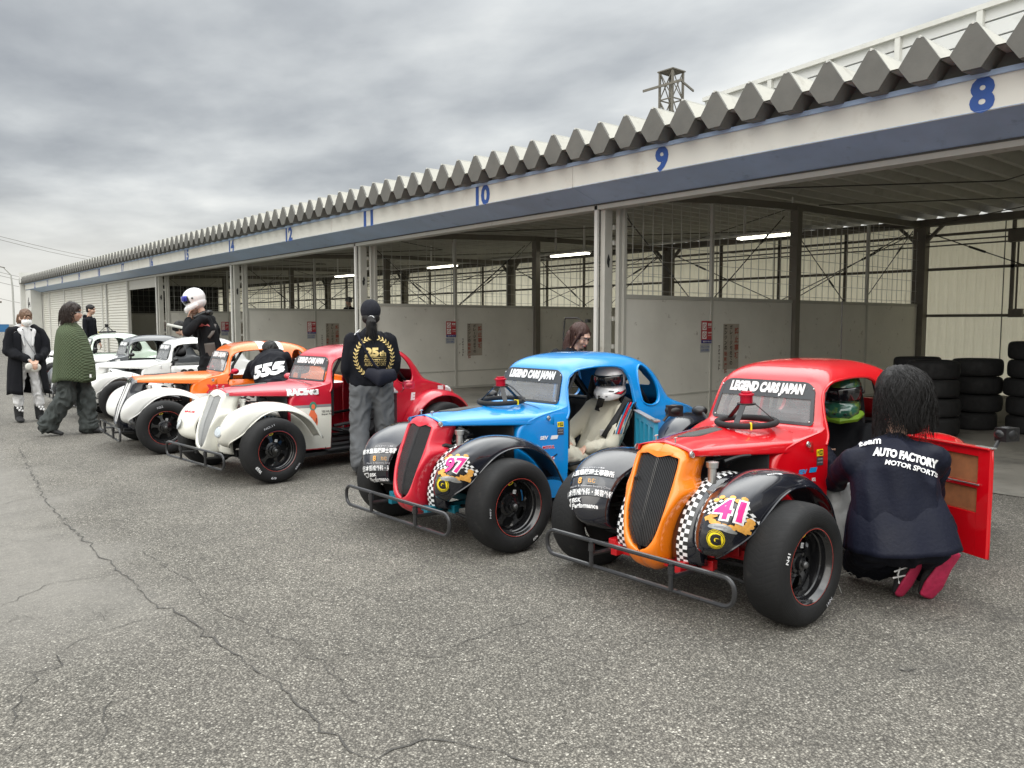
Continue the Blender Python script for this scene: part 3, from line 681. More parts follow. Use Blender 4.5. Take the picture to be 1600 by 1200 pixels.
FFL = [[(.22, .275, .30), (.285, .27, .35), (.28, .27, .46), (.20, .27, .56), (.06, .27, .62), (-.1, .28, .64), (-.28, .30, .60), (-.45, .34, .49), (-.56, .38, .33)],
       [(.245, .31, .298), (.347, .32, .352), (.357, .335, .46), (.28, .345, .585), (.12, .35, .66), (-.05, .355, .682), (-.25, .37, .640), (-.45, .41, .52), (-.57, .43, .34)],
       [(.268, .345, .300), (.378, .38, .357), (.388, .425, .47), (.31, .44, .60), (.15, .45, .678), (-.03, .455, .698), (-.24, .46, .66), (-.44, .48, .545), (-.575, .49, .34)],
       [(.287, .375, .307), (.367, .432, .363), (.345, .503, .475), (.262, .53, .60), (.12, .54, .668), (-.04, .545, .683), (-.24, .545, .642), (-.43, .545, .53), (-.565, .54, .33)],
       [(.300, .40, .316), (.325, .477, .366), (.232, .538, .44), (.15, .568, .53), (.055, .582, .595), (-.07, .587, .622), (-.24, .587, .598), (-.405, .585, .50), (-.53, .57, .32)]]
def fender_rows(lines, ns=36, nl=14, sgn=1):
    rows = []
    for i in range(ns+1):
        t = i/ns*(len(lines[0])-1); row_c = [crom(l, t) for l in lines]
        rows.append([(p[0], p[1]*sgn, p[2]) for p in (crom(row_c, j/nl*(len(lines)-1)) for j in range(nl+1))])
    return rows
APB = [(-.26, .585), (-.12, .612), (0, .607), (.10, .575), (.185, .505), (.24, .41), (.262, .32), (.25, .235)]
def apron_pt(s, v, off=0.0):
    p = crom(APB, s); q = crom(APB, min(s+.05, len(APB)-1)); r = crom(APB, max(s-.05, 0)); t = Vector((q[0]-r[0], q[1]-r[1])).normalized(); nn_ = Vector((-t.y, t.x))*-1
    if nn_.x < 0 and nn_.y < 0: nn_ = -nn_
    b = smooth_tab([(.08, -.03), (.12, 0.0), (.165, .022), (.20, .024), (.235, .005), (.262, -.025), (.28, -.06)], v)+off
    return (p[0]+abs(nn_.x)*b, v, p[1]+abs(nn_.y)*b)
RFL = [[(-1.57, .40, .30), (-1.6, .42, .42), (-1.69, .42, .56), (-1.82, .42, .655), (-1.98, .41, .69), (-2.15, .37, .665), (-2.31, .33, .58), (-2.42, .30, .45), (-2.46, .30, .32)],
       [(-1.53, .47, .29), (-1.57, .48, .42), (-1.67, .49, .57), (-1.81, .50, .66), (-1.98, .50, .695), (-2.16, .49, .665), (-2.33, .47, .575), (-2.44, .45, .44), (-2.48, .44, .31)],
       [(-1.55, .54, .29), (-1.585, .56, .42), (-1.68, .575, .555), (-1.81, .585, .64), (-1.98, .59, .675), (-2.16, .585, .645), (-2.32, .57, .555), (-2.43, .55, .43), (-2.47, .54, .31)],
       [(-1.60, .57, .30), (-1.635, .60, .42), (-1.71, .62, .53), (-1.83, .63, .605), (-1.98, .635, .635), (-2.14, .63, .61), (-2.28, .615, .53), (-2.385, .59, .42), (-2.43, .58, .31)]]
# grille shell: z -> face u, outer half width, opening half width
G_U = [(.17, .28), (.20, .33), (.24, .362), (.30, .378), (.40, .362), (.50, .333), (.60, .292), (.70, .25), (.755, .222), (.785, .198), (.80, .175)]
G_W = [(.17, .05), (.20, .08), (.24, .10), (.30, .108), (.39, .119), (.47, .138), (.54, .166), (.575, .182), (.605, .170), (.635, .158), (.69, .157), (.748, .157), (.764, .153), (.776, .132), (.786, .095), (.797, .03)]
G_O = [(.285, .0), (.292, .028), (.312, .052), (.355, .078), (.43, .099), (.52, .112), (.65, .119), (.715, .117), (.738, .102), (.748, .0)]
def gu(z, v): return smooth_tab(G_U, z)-.10*abs(v)-.9*max(abs(v)-.12, 0)**1.3
def shell_mb():
    m = MB()
    for s in (1, -1):
        rows = []
        for i in range(41):
            z = .17+(.797-.17)*i/40; w = smooth_tab(G_W, z); o = smooth_tab(G_O, z) if .285 < z < .745 else 0
            row = [(gu(z, o)-.03 if o > .004 else gu(z, 0), s*o, z), (gu(z, o)-.004, s*(o+(.004 if o > .004 else .002)), z)]
            for f in (.12, .35, .6, .8, .93): v = o+.004+(w-o-.004)*f; row.append((gu(z, v)+.006*math.sin(math.pi*f)-.03*max(0, f-.75)/.25, s*v, z))
            row += [(gu(z, w)-.05, s*w, z), (gu(z, w)-.09, s*(w+.001), z), (gu(z, w)-.16, s*(w*.995), z)]
            rows.append(row)
        # fold the top backwards so that it closes under the hood
        top = rows[-1]; rows.append([(p[0]-.012, p[1]*.9, p[2]-.008) for p in top])
        bot = rows[0]; rows.insert(0, [(p[0]-.08, p[1]*.6, p[2]-.004) for p in bot])
        m.grid(rows, flip=(s < 0))
    return m
def wheel_proto():
    root = empty('wheel')
    m = MB()
    half = [(.176, .084), (.186, .097), (.205, .1045), (.232, .1055), (.255, .099), (.270, .088), (.279, .074), (.2835, .052), (.285, .026), (.2855, 0)]
    prof = half+[(r, -y) for r, y in reversed(half[:-1])]
    m.lathe(prof, (0, 0, 0), 'y', 72)
    t = m.build('tyre', M_tyre, root, smooth=True)
    m = MB(); ins = [(.176, -.084), (.150, -.08), (.145, -.03), (.146, -.02)]
    m.lathe([(.178, .080), (.1835, .087), (.183, .093), (.176, .0935), (.169, .086), (.166, .072), (.160, .066), (.157, .045), (.152, .040), (.149, .018), (.149, -.012)], (0, 0, 0), 'y', 56)
    m.lathe([(.149, -.012), (.136, -.008)], (0, 0, 0), 'y', 48)
    k = 6
    for i in range(k):       # spokes between the windows
        a0 = 2*math.pi*i/k; rows = []
        for j in range(7):
            r = .138-(.138-.072)*j/6; hw_ = R(11+9*abs(j/6-.5)**2*4)
            rows.append([(r*math.cos(a0+hw_*f), -.008+.012*(j/6)+(.006 if abs(f) < .9 else -.004), r*math.sin(a0+hw_*f)) for f in (-1, -.7, 0, .7, 1)])
        m.grid(rows)
    m.lathe([(.074, .004), (.060, .010), (.052, .012), (.047, .022), (.034, .026), (.030, .045), (.018, .05), (.0, .052)], (0, 0, 0), 'y', 32)
    for i in range(5): a = 2*math.pi*i/5+.3; m.tube([(.047*math.cos(a), .008, .047*math.sin(a)), (.047*math.cos(a), .03, .047*math.sin(a))], .008, 6)
    m.build('rim', M_rim, root, smooth=True, angle=35)
    m = MB(); m.lathe([(.177, .0945), (.1745, .0945)], (0, 0, 0), 'y', 56); m.build('rim_stripe', M_rstripe, root)
    m = MB(); m.lathe([(.148, -.06), (.02, -.055)], (0, 0, 0), 'y', 32); m.build('brake_drum', M_matb, root, smooth=True)
    m = MB(); m.ball((.0, .058, 0), (.018, .014, .018), 14, 8); m.build('hub_cap', M_dkalu, root, smooth=True)
    return root
def tyre_mat():
    m = mat('race tyre', (.0095, .0095, .010), .74, bump=0, var=.3, vscale=7, spec=.35, dirt=((.035, .033, .030), 12, .60, .2)); t = m.node_tree; b = t.nodes['Principled BSDF']
    c = t.nodes.new('ShaderNodeTexCoord'); s = t.nodes.new('ShaderNodeSeparateXYZ'); t.links.new(c.outputs['Object'], s.inputs[0])
    ang = M2('ARCTAN2', s.outputs[0], s.outputs[2], None, t); y = s.outputs[1]
    rad = M2('SQRT', M2('ADD', M2('MULTIPLY', s.outputs[0], s.outputs[0], None, t), M2('MULTIPLY', s.outputs[2], s.outputs[2], None, t), None, t), None, None, t)
    ph = M2('ADD', M2('MULTIPLY', ang, 30.0, None, t), M2('MULTIPLY', M2('ABSOLUTE', y, None, None, t), 55.0, None, t), None, t)
    w = M2('POWER', M2('ABSOLUTE', M2('SINE', ph, None, None, t), None, None, t), 10.0, None, t)
    g = M2('LESS_THAN', M2('ABSOLUTE', M2('SUBTRACT', M2('ABSOLUTE', y, None, None, t), .028, None, t), None, None, t), .003, None, t)
    on = M2('GREATER_THAN', rad, .268, None, t)
    h = M2('MULTIPLY', M2('MAXIMUM', M2('MULTIPLY', w, .22, None, t), M2('MULTIPLY', g, .4, None, t), None, t), M2('MULTIPLY', on, -1.0, None, t), None, t)
    wl_ = M2('MULTIPLY', M2('SINE', M2('MULTIPLY', rad, 900.0, None, t), None, None, t), M2('MULTIPLY', M2('SUBTRACT', 1.0, on, None, t), .12, None, t), None, t)
    n = t.nodes.new('ShaderNodeTexNoise'); n.inputs['Scale'].default_value = 70; n.inputs['Detail'].default_value = 4; t.links.new(c.outputs['Object'], n.inputs['Vector'])
    hh = M2('ADD', M2('ADD', h, wl_, None, t), M2('MULTIPLY', n.outputs[0], .35, None, t), None, t)
    bp = t.nodes.new('ShaderNodeBump'); bp.inputs['Strength'].default_value = .6; bp.inputs['Distance'].default_value = .0035; t.links.new(hh, bp.inputs['Height']); t.links.new(bp.outputs[0], b.inputs['Normal'])
    return m
def paint(name, c, coat=1.0, rough=.35, var=.03):
    return mat(name, c, rough, coat=coat, var=var, vscale=3, bump=.012, bscale=4, dirt=(tuple(x*.75+.02 for x in c), 9, .68, .1))
M_tyre = tyre_mat(); M_rim = mat('black gloss rim', (.010, .010, .011), .18, coat=.6); M_rstripe = mat('red rim stripe', (.45, .05, .035), .5); M_dkalu = mat('dark hub metal', (.12, .12, .12), .35, metal=.6)
P_red = paint('race red paint', srgb(205, 0, 18)); P_blue = paint('sky blue paint', srgb(0, 138, 215)); P_orange = paint('orange paint', srgb(240, 112, 18)); P_white = paint('white paint', (.72, .72, .70)); P_cream = paint('ivory paint', (.74, .73, .66))
P_crim = paint('crimson paint', srgb(190, 22, 46)); P_blk = mat('gloss black fender', (.010, .011, .017), .2, coat=1.0, bump=.01, bscale=4, var=.15, vscale=4, dirt=((.035, .037, .045), 9, .62, .2)); P_grey = paint('dark grey paint', (.055, .06, .065)); P_mint = paint('pale mint paint', (.60, .70, .60)); P_lred = paint('light red paint', srgb(212, 30, 52))
P_gor = paint('grille orange paint', srgb(250, 130, 15)); M_cyan = mat('cyan frame paint', srgb(40, 150, 185), .45, coat=.3, var=.08); M_fred = mat('frame red', srgb(185, 15, 25), .4, coat=.4, var=.1); M_fteal = mat('frame teal', srgb(20, 110, 130), .45, var=.1); M_fblk = M_black
M_int = mat('cabin black', (.012, .012, .014), .7, var=.2); M_pink = mat('decal pink', srgb(225, 45, 135), .4); M_yel = mat('decal yellow', srgb(240, 215, 30), .45); M_gold = mat('decal gold', srgb(225, 165, 80), .45, var=.25, vscale=40); M_cyd = mat('decal blue', srgb(30, 140, 200), .45)
M_dred = mat('decal red', srgb(205, 25, 45), .45); M_dblk = mat('decal black', (.015, .015, .015), .4); M_dwht = mat('decal white', (.80, .80, .80), .45, var=.03); M_dgry = mat('decal grey', (.25, .25, .26), .45); M_org2 = mat('decal orange', srgb(225, 110, 70), .5); M_teal2 = mat('decal teal', srgb(60, 130, 110), .5); M_faint = mat('faded white lettering', (.42, .42, .44), .5, var=.2, vscale=30)
M_banner = mat('banner film', (.055, .06, .065), .3, coat=.4); M_shield = glass('lexan shield'); M_brown = mat('fibreboard', srgb(150, 95, 60), .8, var=.2, vscale=20); M_mesh = mat('grille mesh', (.02, .02, .022), .5); M_sgrille = mat('silver grille bar', (.42, .43, .43), .35, metal=.6); M_suede = mat('wheel suede', (.014, .014, .015), .9, bump=.3, bscale=300); M_ared = mat('anodised red', srgb(190, 20, 50), .3, metal=.5)
WHEEL = wheel_proto()
first_wheel = [True]
def add_wheel(root, u, v, steer=0.0, roll=0.0):
    w = WHEEL if first_wheel[0] else copy_tree(WHEEL); first_wheel[0] = False
    w.parent = root; w.location = (u, v, .285); w.rotation_mode = 'YXZ'
    w.rotation_euler = (0, roll, steer+(math.pi if v < 0 else 0)); return w

def steering_wheel(name='steering_wheel', hubm=None, capm=None, tall=.1):
    """ring in the xy plane at z 0, hub rising upwards (as it lies upside down on a hood)"""
    r = empty(name); m = MB(); m.tube([(.158*math.cos(2*math.pi*i/40), .158*math.sin(2*math.pi*i/40), 0) for i in range(40)], .0165, 10, closed=True); m.build('rim', M_suede, r, smooth=True)
    m = MB()
    for a in (R(90), R(210), R(330)):
        p0 = Vector((.150*math.cos(a), .150*math.sin(a), .004)); p1 = Vector((.045*math.cos(a), .045*math.sin(a), tall)); p2 = Vector((.02*math.cos(a), .02*math.sin(a), tall))
        m.beam(p0, p1, .032, .005); m.beam(p1, p2, .04, .005)
    m.lathe([(0, tall-.004), (.05, tall-.004), (.05, tall+.006), (0, tall+.006)], (0, 0, 0), 'z', 24); m.build('spokes', M_black, r, bevel=.001)
    m = MB(); m.lathe([(0, tall+.006), (.034, tall+.006), (.034, tall+.045), (.042, tall+.047), (.042, tall+.056), (.03, tall+.06), (.03, tall+.068), (0, tall+.068)], (0, 0, 0), 'z', 28); m.build('quick_release', capm or M_ared, r, smooth=True, angle=30)
    m = MB(); m.box(.138, .178, -.004, .004, -.017, .0175); m.build('centre_mark', M_yel, r)
    return r

def make_car(name, pos, yaw, label, body, hood, shell, fend, rfend, frame, grille='black', door=None, door_mat=None, door_in=None, shield=True, strip=True, lamps=False, banner=True, detail=2, door_ang=0, apron=None, seat=True, mirror=None, steer=-3.5):
    root = empty(name, (pos[0], pos[1], 0), math.pi+R(yaw), label=label, cat='race car', group='race cars lined up in front of the garages')
    bo = bpy.data.objects.new('body', BODY_ME.copy()); COL.objects.link(bo); bo.parent = root; bo.data.materials.clear(); bo.data.materials.append(body)
    # raised lip round the door window and quarter window
    for poly, nm in ((SIDE[1:15], 'window_lip'), (QWS+QWS[:1], 'window_lip')):
        for s in (1, -1):
            q = MB(); cu = sum(p[0] for p in poly)/len(poly); cz = sum(p[1] for p in poly)/len(poly)
            P = [(u+(u-cu)*.025, z+(z-cz)*.035) for u, z in poly]
            P = [tuple(crom(P, i/3)) for i in range((len(P)-1)*3+1)]
            q.tube([(u, s*(side_v(u, min(z, 1.1))+.001), z) for u, z in P], .0075, 8); q.build(nm, body, root, smooth=True)
    # hood
    m = MB(); rows = []
    for i in range(25):
        t = i/24; u = .190-.82*t; hw_ = smooth_tab([(0, .160), (.15, .180), (.5, .262), (1, .372)], t); zc = .797+.035*t+.008*math.sin(math.pi*t); ze = .772-.006*t; zl = .742-.042*t
        row = [(u, -hw_-.002, zl), (u, -hw_-.004, zl+.008), (u, -hw_, ze-.014)]
        for f in [x/10 for x in range(-10, 11)]:
            row.append((u, hw_*f*.985, ze+(zc-ze)*(1-abs(f)**2.0)+.006*math.exp(-(f/.12)**2)))
        row += [(u, hw_, ze-.014), (u, hw_+.004, zl+.008), (u, hw_+.002, zl)]; rows.append(row)
    m.grid(rows); hd = m.build('hood', hood, root, smooth=True, solid=.006, angle=60); hbv = bvh_of(m)
    if detail > 1:
        q = MB()
        sc_pts = [(.07-.35*i/14) for i in range(15)]; rws = []
        for i, u in enumerate(sc_pts):
            w_ = .05*min(1, (i+.3)/5); zt = .814+.013*(i/14)
            rws.append([(u, -w_, zt-.006), (u, -w_*.6, zt+.003), (u, 0, zt+.006), (u, w_*.6, zt+.003), (u, w_, zt-.006)])
        q.grid(rws); q.build('hood_scoop', M_meshscr, hd, smooth=True, solid=.004)
        for u, v, z in ((-.585, .366, .752), (.185, .168, .758), (-.585, -.366, .752), (.185, -.168, .758)):
            s = 1 if v > 0 else -1; q = MB()
            q.lathe([(0, .006*s), (.013, .006*s), (.014, .0), (.0165, .0)], (u, v, z), 'y', 16); q.tube([(u+.012*math.cos(a), v+.010*s, z+.012*math.sin(a)-.005) for a in [i*.6 for i in range(10)]], .0016, 5); q.build('hood_pin', M_alu, hd, smooth=True)
        for v in (.06, -.06): q = MB(); q.tube([(.17, v, .80), (.17, v, .83)], .004, 6); q.tube([(.17+.011*math.cos(a), v+.011*math.sin(a), .825+.004*math.sin(a)) for a in [i*.63 for i in range(11)]], .0016, 5); q.build('hood_pin', M_alu, hd, smooth=True)
    # grille shell and grille
    sm = shell_mb(); sh = sm.build('grille_shell', shell, root, smooth=True, solid=.005, angle=50)
    gm = {'black': M_slat, 'silver': M_sgrille, 'white': M_dwht}[grille]
    q = MB(); step = .0096 if grille != 'white' else .012; v = -.111
    while v < .112:
        zs = [z/1000 for z in range(288, 744, 18)]; pts = [z for z in zs if smooth_tab(G_O, z) > abs(v)]
        if len(pts) > 2 and not (grille == 'white' and abs(v) < .02): q.tube([(gu(z, v)-.010, v, z) for z in pts], .0023 if grille != 'white' else .0028, 5)
        v += step
    q.build('grille', gm, sh)
    q = MB(); NT = [(-.085, .750), (-.05, .741), (-.02, .732), (0, .729), (.02, .732), (.05, .741), (.085, .750)]
    q.grid([[(gu(.74, v)-.002, v, .758) for v, z in NT], [(gu(.73, v)-.001, v, z) for v, z in NT], [(gu(.73, v)-.02, v, z+.002) for v, z in NT]]); q.build('grille_crest', shell, sh, smooth=True)
    q = MB(); rws = []
    for i in range(16):
        z = .29+.45*i/15; o = max(smooth_tab(G_O, z), .002); rws.append([(gu(z, o)-.042, -o, z), (gu(z, o)-.042, 0, z), (gu(z, o)-.042, o, z)])
    q.grid(rws); q.build('grille_screen', M_gscreen if grille != 'silver' else M_dgry, sh)
    q = MB(); q.box(.02, .10, -.15, .15, .30, .60); q.build('radiator', M_mesh, root)
    # aprons and fenders
    for s in (1, -1):
        q = MB(); rws = [[(lambda p: (p[0], s*p[1], p[2]))(apron_pt(i/24*(len(APB)-1), .09+.19*j/10)) for j in range(11)] for i in range(25)]
        q.grid(rws); ap = q.build('fender_apron', apron or fend, root, smooth=True, solid=.004)
        if strip:
            q = MB(); nr_, nc = 34, 3
            for i in range(nr_):
                for j in range(nc):
                    q.cm = (i+j) % 2; s0, s1 = .15+6.75*i/nr_, .15+6.75*(i+1)/nr_; v0, v1 = .160+.020*j, .160+.020*(j+1)
                    q.add([(lambda p: (p[0], s*p[1], p[2]))(apron_pt(a, b, .003)) for a, b in ((s0, v0), (s1, v0), (s1, (v0+v1)/2), (s1, v1), (s0, v1), (s0, (v0+v1)/2))], [(0, 1, 2, 5), (5, 2, 3, 4)])
            q.build('checker_strip', [M_dblk, M_dwht], ap, fixn=False)
        elif detail > 1 and lamps:
            q = MB()
            for sp, r_ in ((4.45, .018), (5.2, .021), (6.1, .026)):
                P = [(lambda p: (p[0], s*p[1], p[2]))(apron_pt(sp+r_*7*math.sin(a), .185+r_*.55*math.cos(a), .004)) for a in [i*math.pi/8 for i in range(16)]]
                q.add(P, [tuple(range(16))])
            q.build('apron_vent', M_dgry, ap)
        q = MB(); q.grid(fender_rows(FFL, sgn=s)); ff = q.build('front_fender', fend, root, smooth=True, solid=.005, angle=80)
        fb = bvh_of(q)
        if s > 0: FB_L = fb; FO_L = ff
        else: FB_R = fb; FO_R = ff
        q = MB(); q.tube([(p[0], p[1]*s, p[2]) for p in [crom(FFL[4], i/5) for i in range(41)]], .006, 6); q.build('fender_bead', fend, ff, smooth=True)
        q = MB(); q.grid(fender_rows(RFL, nl=9, sgn=s)); rf = q.build('rear_fender', rfend, root, smooth=True, solid=.005, angle=80)
        if lamps:
            q = MB(); h_ = fb.ray_cast(Vector((.9, s*.40, .46)), Vector((-1, 0, 0))); c = (h_[0] if h_[0] else Vector((.37, s*.4, .44)))+Vector((-.004, 0, 0)); n = Vector((.90, s*.22, .30)).normalized(); a = n.cross(Vector((0, 0, 1))).normalized(); b = a.cross(n)
            mtx = Matrix((a, b, n)).transposed(); rp = [(0, .018), (.036, .014), (.044, .006)]
            for (r0, h0), (r1, h1) in zip(rp, rp[1:]):
                pts = [tuple(c+mtx @ Vector((r*math.cos(t), r*math.sin(t), h))) for r, h in ((r0, h0), (r1, h1)) for t in [i*math.pi/12 for i in range(24)]]
                q.add(pts, [(i, (i+1) % 24, 24+(i+1) % 24, 24+i) for i in range(24)])
            hl = q.build('headlight', M_lens, root, smooth=True)
            q = MB(); q.tube([tuple(c+mtx @ Vector((.047*math.cos(t), .047*math.sin(t), .004))) for t in [i*math.pi/16 for i in range(32)]], .005, 6, closed=True); q.build('headlight_ring', M_sgrille, hl, smooth=True)
    for u, v in ((0, .62), (0, -.62), (-1.96, .63), (-1.96, -.63)): add_wheel(root, u, v, R(steer) if u == 0 else 0, (u*7+v*3+pos[1]) % 6.28)
    # bumper
    m = MB(); W, zb, zt, r_ = .582, .155, .285, .055; P = []
    for cx_, cz, a0 in ((W-r_, zb+r_, -90), (W-r_, zt-r_, 0), (-(W-r_), zt-r_, 90), (-(W-r_), zb+r_, 180)):
        for i in range(7): a = R(a0+15*i); P.append((.445-.012*abs(cx_)/W, cx_+r_*math.cos(a), cz+r_*math.sin(a)))
    m.tube(P, .0115, 8, closed=True)
    for v in (-.25, .25): m.tube([(.443, v, zb), (.443, v, zt)], .0115, 8); m.tube([(.44, v, .22), (.25, v, .21), (.1, v*.8, .22)], .012, 6); m.lathe([(.017, -.02), (.017, .02)], (.443, v, .255), 'z', 10)
    m.build('bumper', M_gtube, root, smooth=True)
    # frame and running gear
    m = MB()
    for v in (-.2, .2): m.box(-.6, .33, v-.02, v+.02, .2, .25)
    m.box(.14, .18, -.3, .3, .2, .25); m.box(-.05, .0, -.36, .36, .23, .28); m.box(.25, .28, -.22, .22, .2, .235); m.box(-.06, .02, .30, .34, .25, .5); m.box(-.06, .02, -.34, -.30, .25, .5)
    m.box(.20, .29, -.27, -.22, .205, .27)
    m.build('frame', frame, root, bevel=.004)
    m = MB()
    for s in (1, -1):
        m.tube([(.06, s*.2, .22), (.02, s*.52, .22)], .011, 6); m.tube([(-.16, s*.2, .22), (-.02, s*.52, .22)], .011, 6); m.tube([(0, s*.25, .40), (0, s*.52, .36)], .011, 6); m.tube([(.16, s*.3, .2), (.16, s*.62, .17)], .010, 6)
        m.tube([(-.02+.035*math.cos(a), s*(.44-.0)+.035*math.sin(a), .24+.26*a/44) for a in [i*.55 for i in range(80)]], .006, 5)
        m.tube([(.0, s*.52, .285), (.0, s*.56, .285)], .06, 12)
        m.tube([(-1.96, 0, .285), (-1.96, s*.53, .285)], .035, 8); m.tube([(-.5, s*.3, .2), (-2.3, s*.28, .22)], .02, 6)
    m.box(-2.3, -.36, -.36, .36, .13, .16); m.tube([(-2.52, -.4, .26), (-2.56, -.3, .24), (-2.56, .3, .24), (-2.52, .4, .26)], .014, 8); m.tube([(-2.52, -.4, .42), (-2.56, -.3, .42), (-2.56, .3, .42), (-2.52, .4, .42)], .014, 8)
    m.build('running_gear', M_matb, root)
    # engine
    rnd = random.Random(int(pos[1]*7)); m = MB(); m.cm = 0; m.box(-.34, -.02, -.2, .2, .28, .60); m.box(-.30, -.05, -.235, .235, .36, .50); m.box(-.33, -.345, -.28, .28, .2, .72)
    for _ in range(16):
        a = Vector((rnd.uniform(-.32, .08), rnd.uniform(.1, .24)*rnd.choice((1, -1)), rnd.uniform(.48, .70))); P = [a]
        for _ in range(3): a = a+Vector((rnd.uniform(-.1, .1), rnd.uniform(-.05, .05), rnd.uniform(-.06, .05))); a.z = min(max(a.z, .40), .72); P.append(a.copy())
        m.cm = rnd.choice((0, 0, 1)); m.tube([crom([tuple(p) for p in P], i/3) for i in range(10)], rnd.uniform(.006, .014), 6)
    m.cm = 2; m.box(.02, .11, .10, .235, .50, .575); m.lathe([(.022, .0), (.022, .11), (.03, .112), (.032, .14), (0, .145)], (.06, .205, .57), 'z', 16); m.box(.0, .13, .12, .25, .565, .58)
    for i in range(6): m.box(-.27+.04*i, -.25+.04*i, .20, .236, .52, .60)
    m.build('engine', [M_matb, M_black, M_alu], root, bevel=.003)
    # windscreen
    if shield:
        sl_ = lambda z: -.722-(z-.82)*.36+.012
        ol = wsh_outline(.322, .302, .832, 1.066, .075, .02); n = len(ol); inn = [(a*.935, .845+(b-.832)*.93+.002) for a, b in ol]
        m = MB(); m.add([(sl_(b)+.004, a, b) for a, b in ol]+[(sl_(b)+.004, a, b) for a, b in inn], [(i, (i+1) % n, n+(i+1) % n, n+i) for i in range(n)])
        ws = m.build('windscreen_frame', M_banner, root, solid=.003)
        m = MB(); m.add([(sl_(b), a, b) for a, b in ol], [tuple(range(n))]); m.build('windscreen_pane', M_shield, ws)
        m = MB()
        for a, b in ((.302, .852), (-.302, .852), (.29, 1.03), (-.29, 1.03), (0, .845)): m.ball((sl_(b)+.008, a, b), .006, 8, 6)
        m.build('screws', M_alu, ws, smooth=True)
        if banner:
            zb0 = .972; bl = [p for p in ol if p[1] > zb0]; bl = [(.308, zb0)]+bl+[(-.308, zb0)]
            m = MB(); m.add([(sl_(b)+.006, a*.99, b) for a, b in bl], [tuple(range(len(bl)))]); m.build('banner', M_banner, ws, fixn=False)
            uy = Vector((-.36, 0, 1)).normalized()
            P, Fs = fit_text('LEGEND CARS JAPAN', .47, .080, .075, shear=.12)
            flat_decal([(P, Fs, 0)], (sl_(1.017)+.008, .0, 1.017), (0, 1, 0), uy, 'banner_lettering', [M_dwht], ws, lift=.002)
    # cabin
    m = MB(); m.box(-.80, -.68, -.36, .36, .5, .76); m.box(-1.5, -.70, -.40, .40, .165, .18); m.box(-1.62, -1.60, -.42, .42, .18, .78); m.box(-.70, -.69, -.37, .37, .18, .76)
    m.box(-1.9, -1.60, -.40, .40, .70, .72)
    m.build('cabin_floor', M_int, root)
    m = MB()
    for s in (1, -1):
        m.tube([(-1.50, s*.37, .2), (-1.50, s*.37, .8), (-1.48, s*.31, 1.06), (-1.47, s*.2, 1.115), (-1.47, 0, 1.12)], .017, 8)
        m.tube([(-1.48, s*.30, 1.07), (-1.2, s*.30, 1.10), (-.95, s*.28, 1.075), (-.83, s*.30, .90), (-.78, s*.33, .5)], .017, 8)
        m.tube([(-1.5, s*.34, 1.0), (-1.85, s*.30, .65)], .016, 8); m.tube([(-1.5, s*.36, .45), (-.8, s*.35, .40)], .016, 8)
    m.tube([(-1.5, -.36, .8), (-1.5, .36, .8)], .016, 8); m.tube([(-1.5, .36, .35), (-1.48, -.3, 1.05)], .016, 8)
    m.build('roll_cage', M_black, root, smooth=True)
    if seat:
        m = MB(); P = [(-1.02, .30), (-1.20, .26), (-1.38, .27), (-1.46, .42), (-1.52, .65), (-1.55, .86), (-1.55, .98)]; rws = []
        for i in range(19):
            u, z = crom(P, i/3); t = i/18; w_ = .20-.05*max(0, t-.7)/.3; sd_ = .10-.04*t
            rws.append([(u+sd_, .08-w_, z+.05*(1-t)), (u+.02, .08-w_*.9, z), (u, .08-w_*.4, z-.005), (u, .08+w_*.4, z-.005), (u+.02, .08+w_*.9, z), (u+sd_, .08+w_, z+.05*(1-t))])
        m.grid(rws); m.build('seat', M_int, root, smooth=True, solid=.02)
    # doors: right one always closed
    def door_part(s, opened, ang, outm, inm):
        L_, z0, z1 = .694, .165, .748; nu = 14; f = lambda x: -1.444+x
        rws = []
        for i in range(nu+1):
            x = .003+(L_-.006)*i/nu; u = f(x); rws.append([(x, side_v(u, max(z0+(z1-z0)*j/8, .42))-.452, z0+(z1-z0)*j/8) for j in range(9)])
        q = MB(); q.cm = 0; q.grid([[(p[0], s*p[1], p[2]) for p in r] for r in rws])
        d = q.build('door', [outm, outm], root, smooth=True, solid=0); d.location = (-1.444, s*.4525, 0)
        md = d.modifiers.new('s', 'SOLIDIFY'); md.thickness = .006; md.offset = -1
        d.rotation_euler = (0, 0, s*ang)
        if opened:
            q = MB(); y0, y1 = -.034, -.010
            if inm is not None:
                q.cm = 1
                for xa, xb in ((.05, .30), (.37, .62)):
                    for za, zb_ in ((.40, .53), (.555, .70)): q.box(xa, xb, -.020, -.014, za, zb_)
                q.cm = 0
                for xa, xb in ((.01, .05), (.30, .37), (.62, .69)): q.box(xa, xb, y0, y1, z0+.004, z1-.004)
                for xa, xb in ((.05, .30), (.37, .62)):
                    for za, zb_ in ((z0+.004, .40), (.53, .555), (.70, z1-.004)): q.box(xa, xb, y0+.001, y1, za, zb_)
                q.cm = 2; q.box(.40, .64, y0-.012, y0-.004, .548, .556); q.tube([(.40, y0-.012, .55), (.385, y0-.016, .52), (.38, y0-.02, .50)], .008, 6); q.ball((.38, y0-.022, .495), .014); q.box(.60, .70, y0-.002, -.0, z1, z1+.008)
                q.cm = 0; q.box(.01, .69, y0-.012, .0, z1-.006, z1+.004)
                q.build('door_lining', [outm, inm, M_alu], d, bevel=.002).rotation_euler = (0, 0, R(-3.6))
            else:
                slots = door_in == 'slots'; fm = door_mat or outm
                q.cm = 1
                for k in range(5):
                    xa = .02+.155*k; q.box(xa, xa+.055, y0, y1, z0+.01, z1-.01)
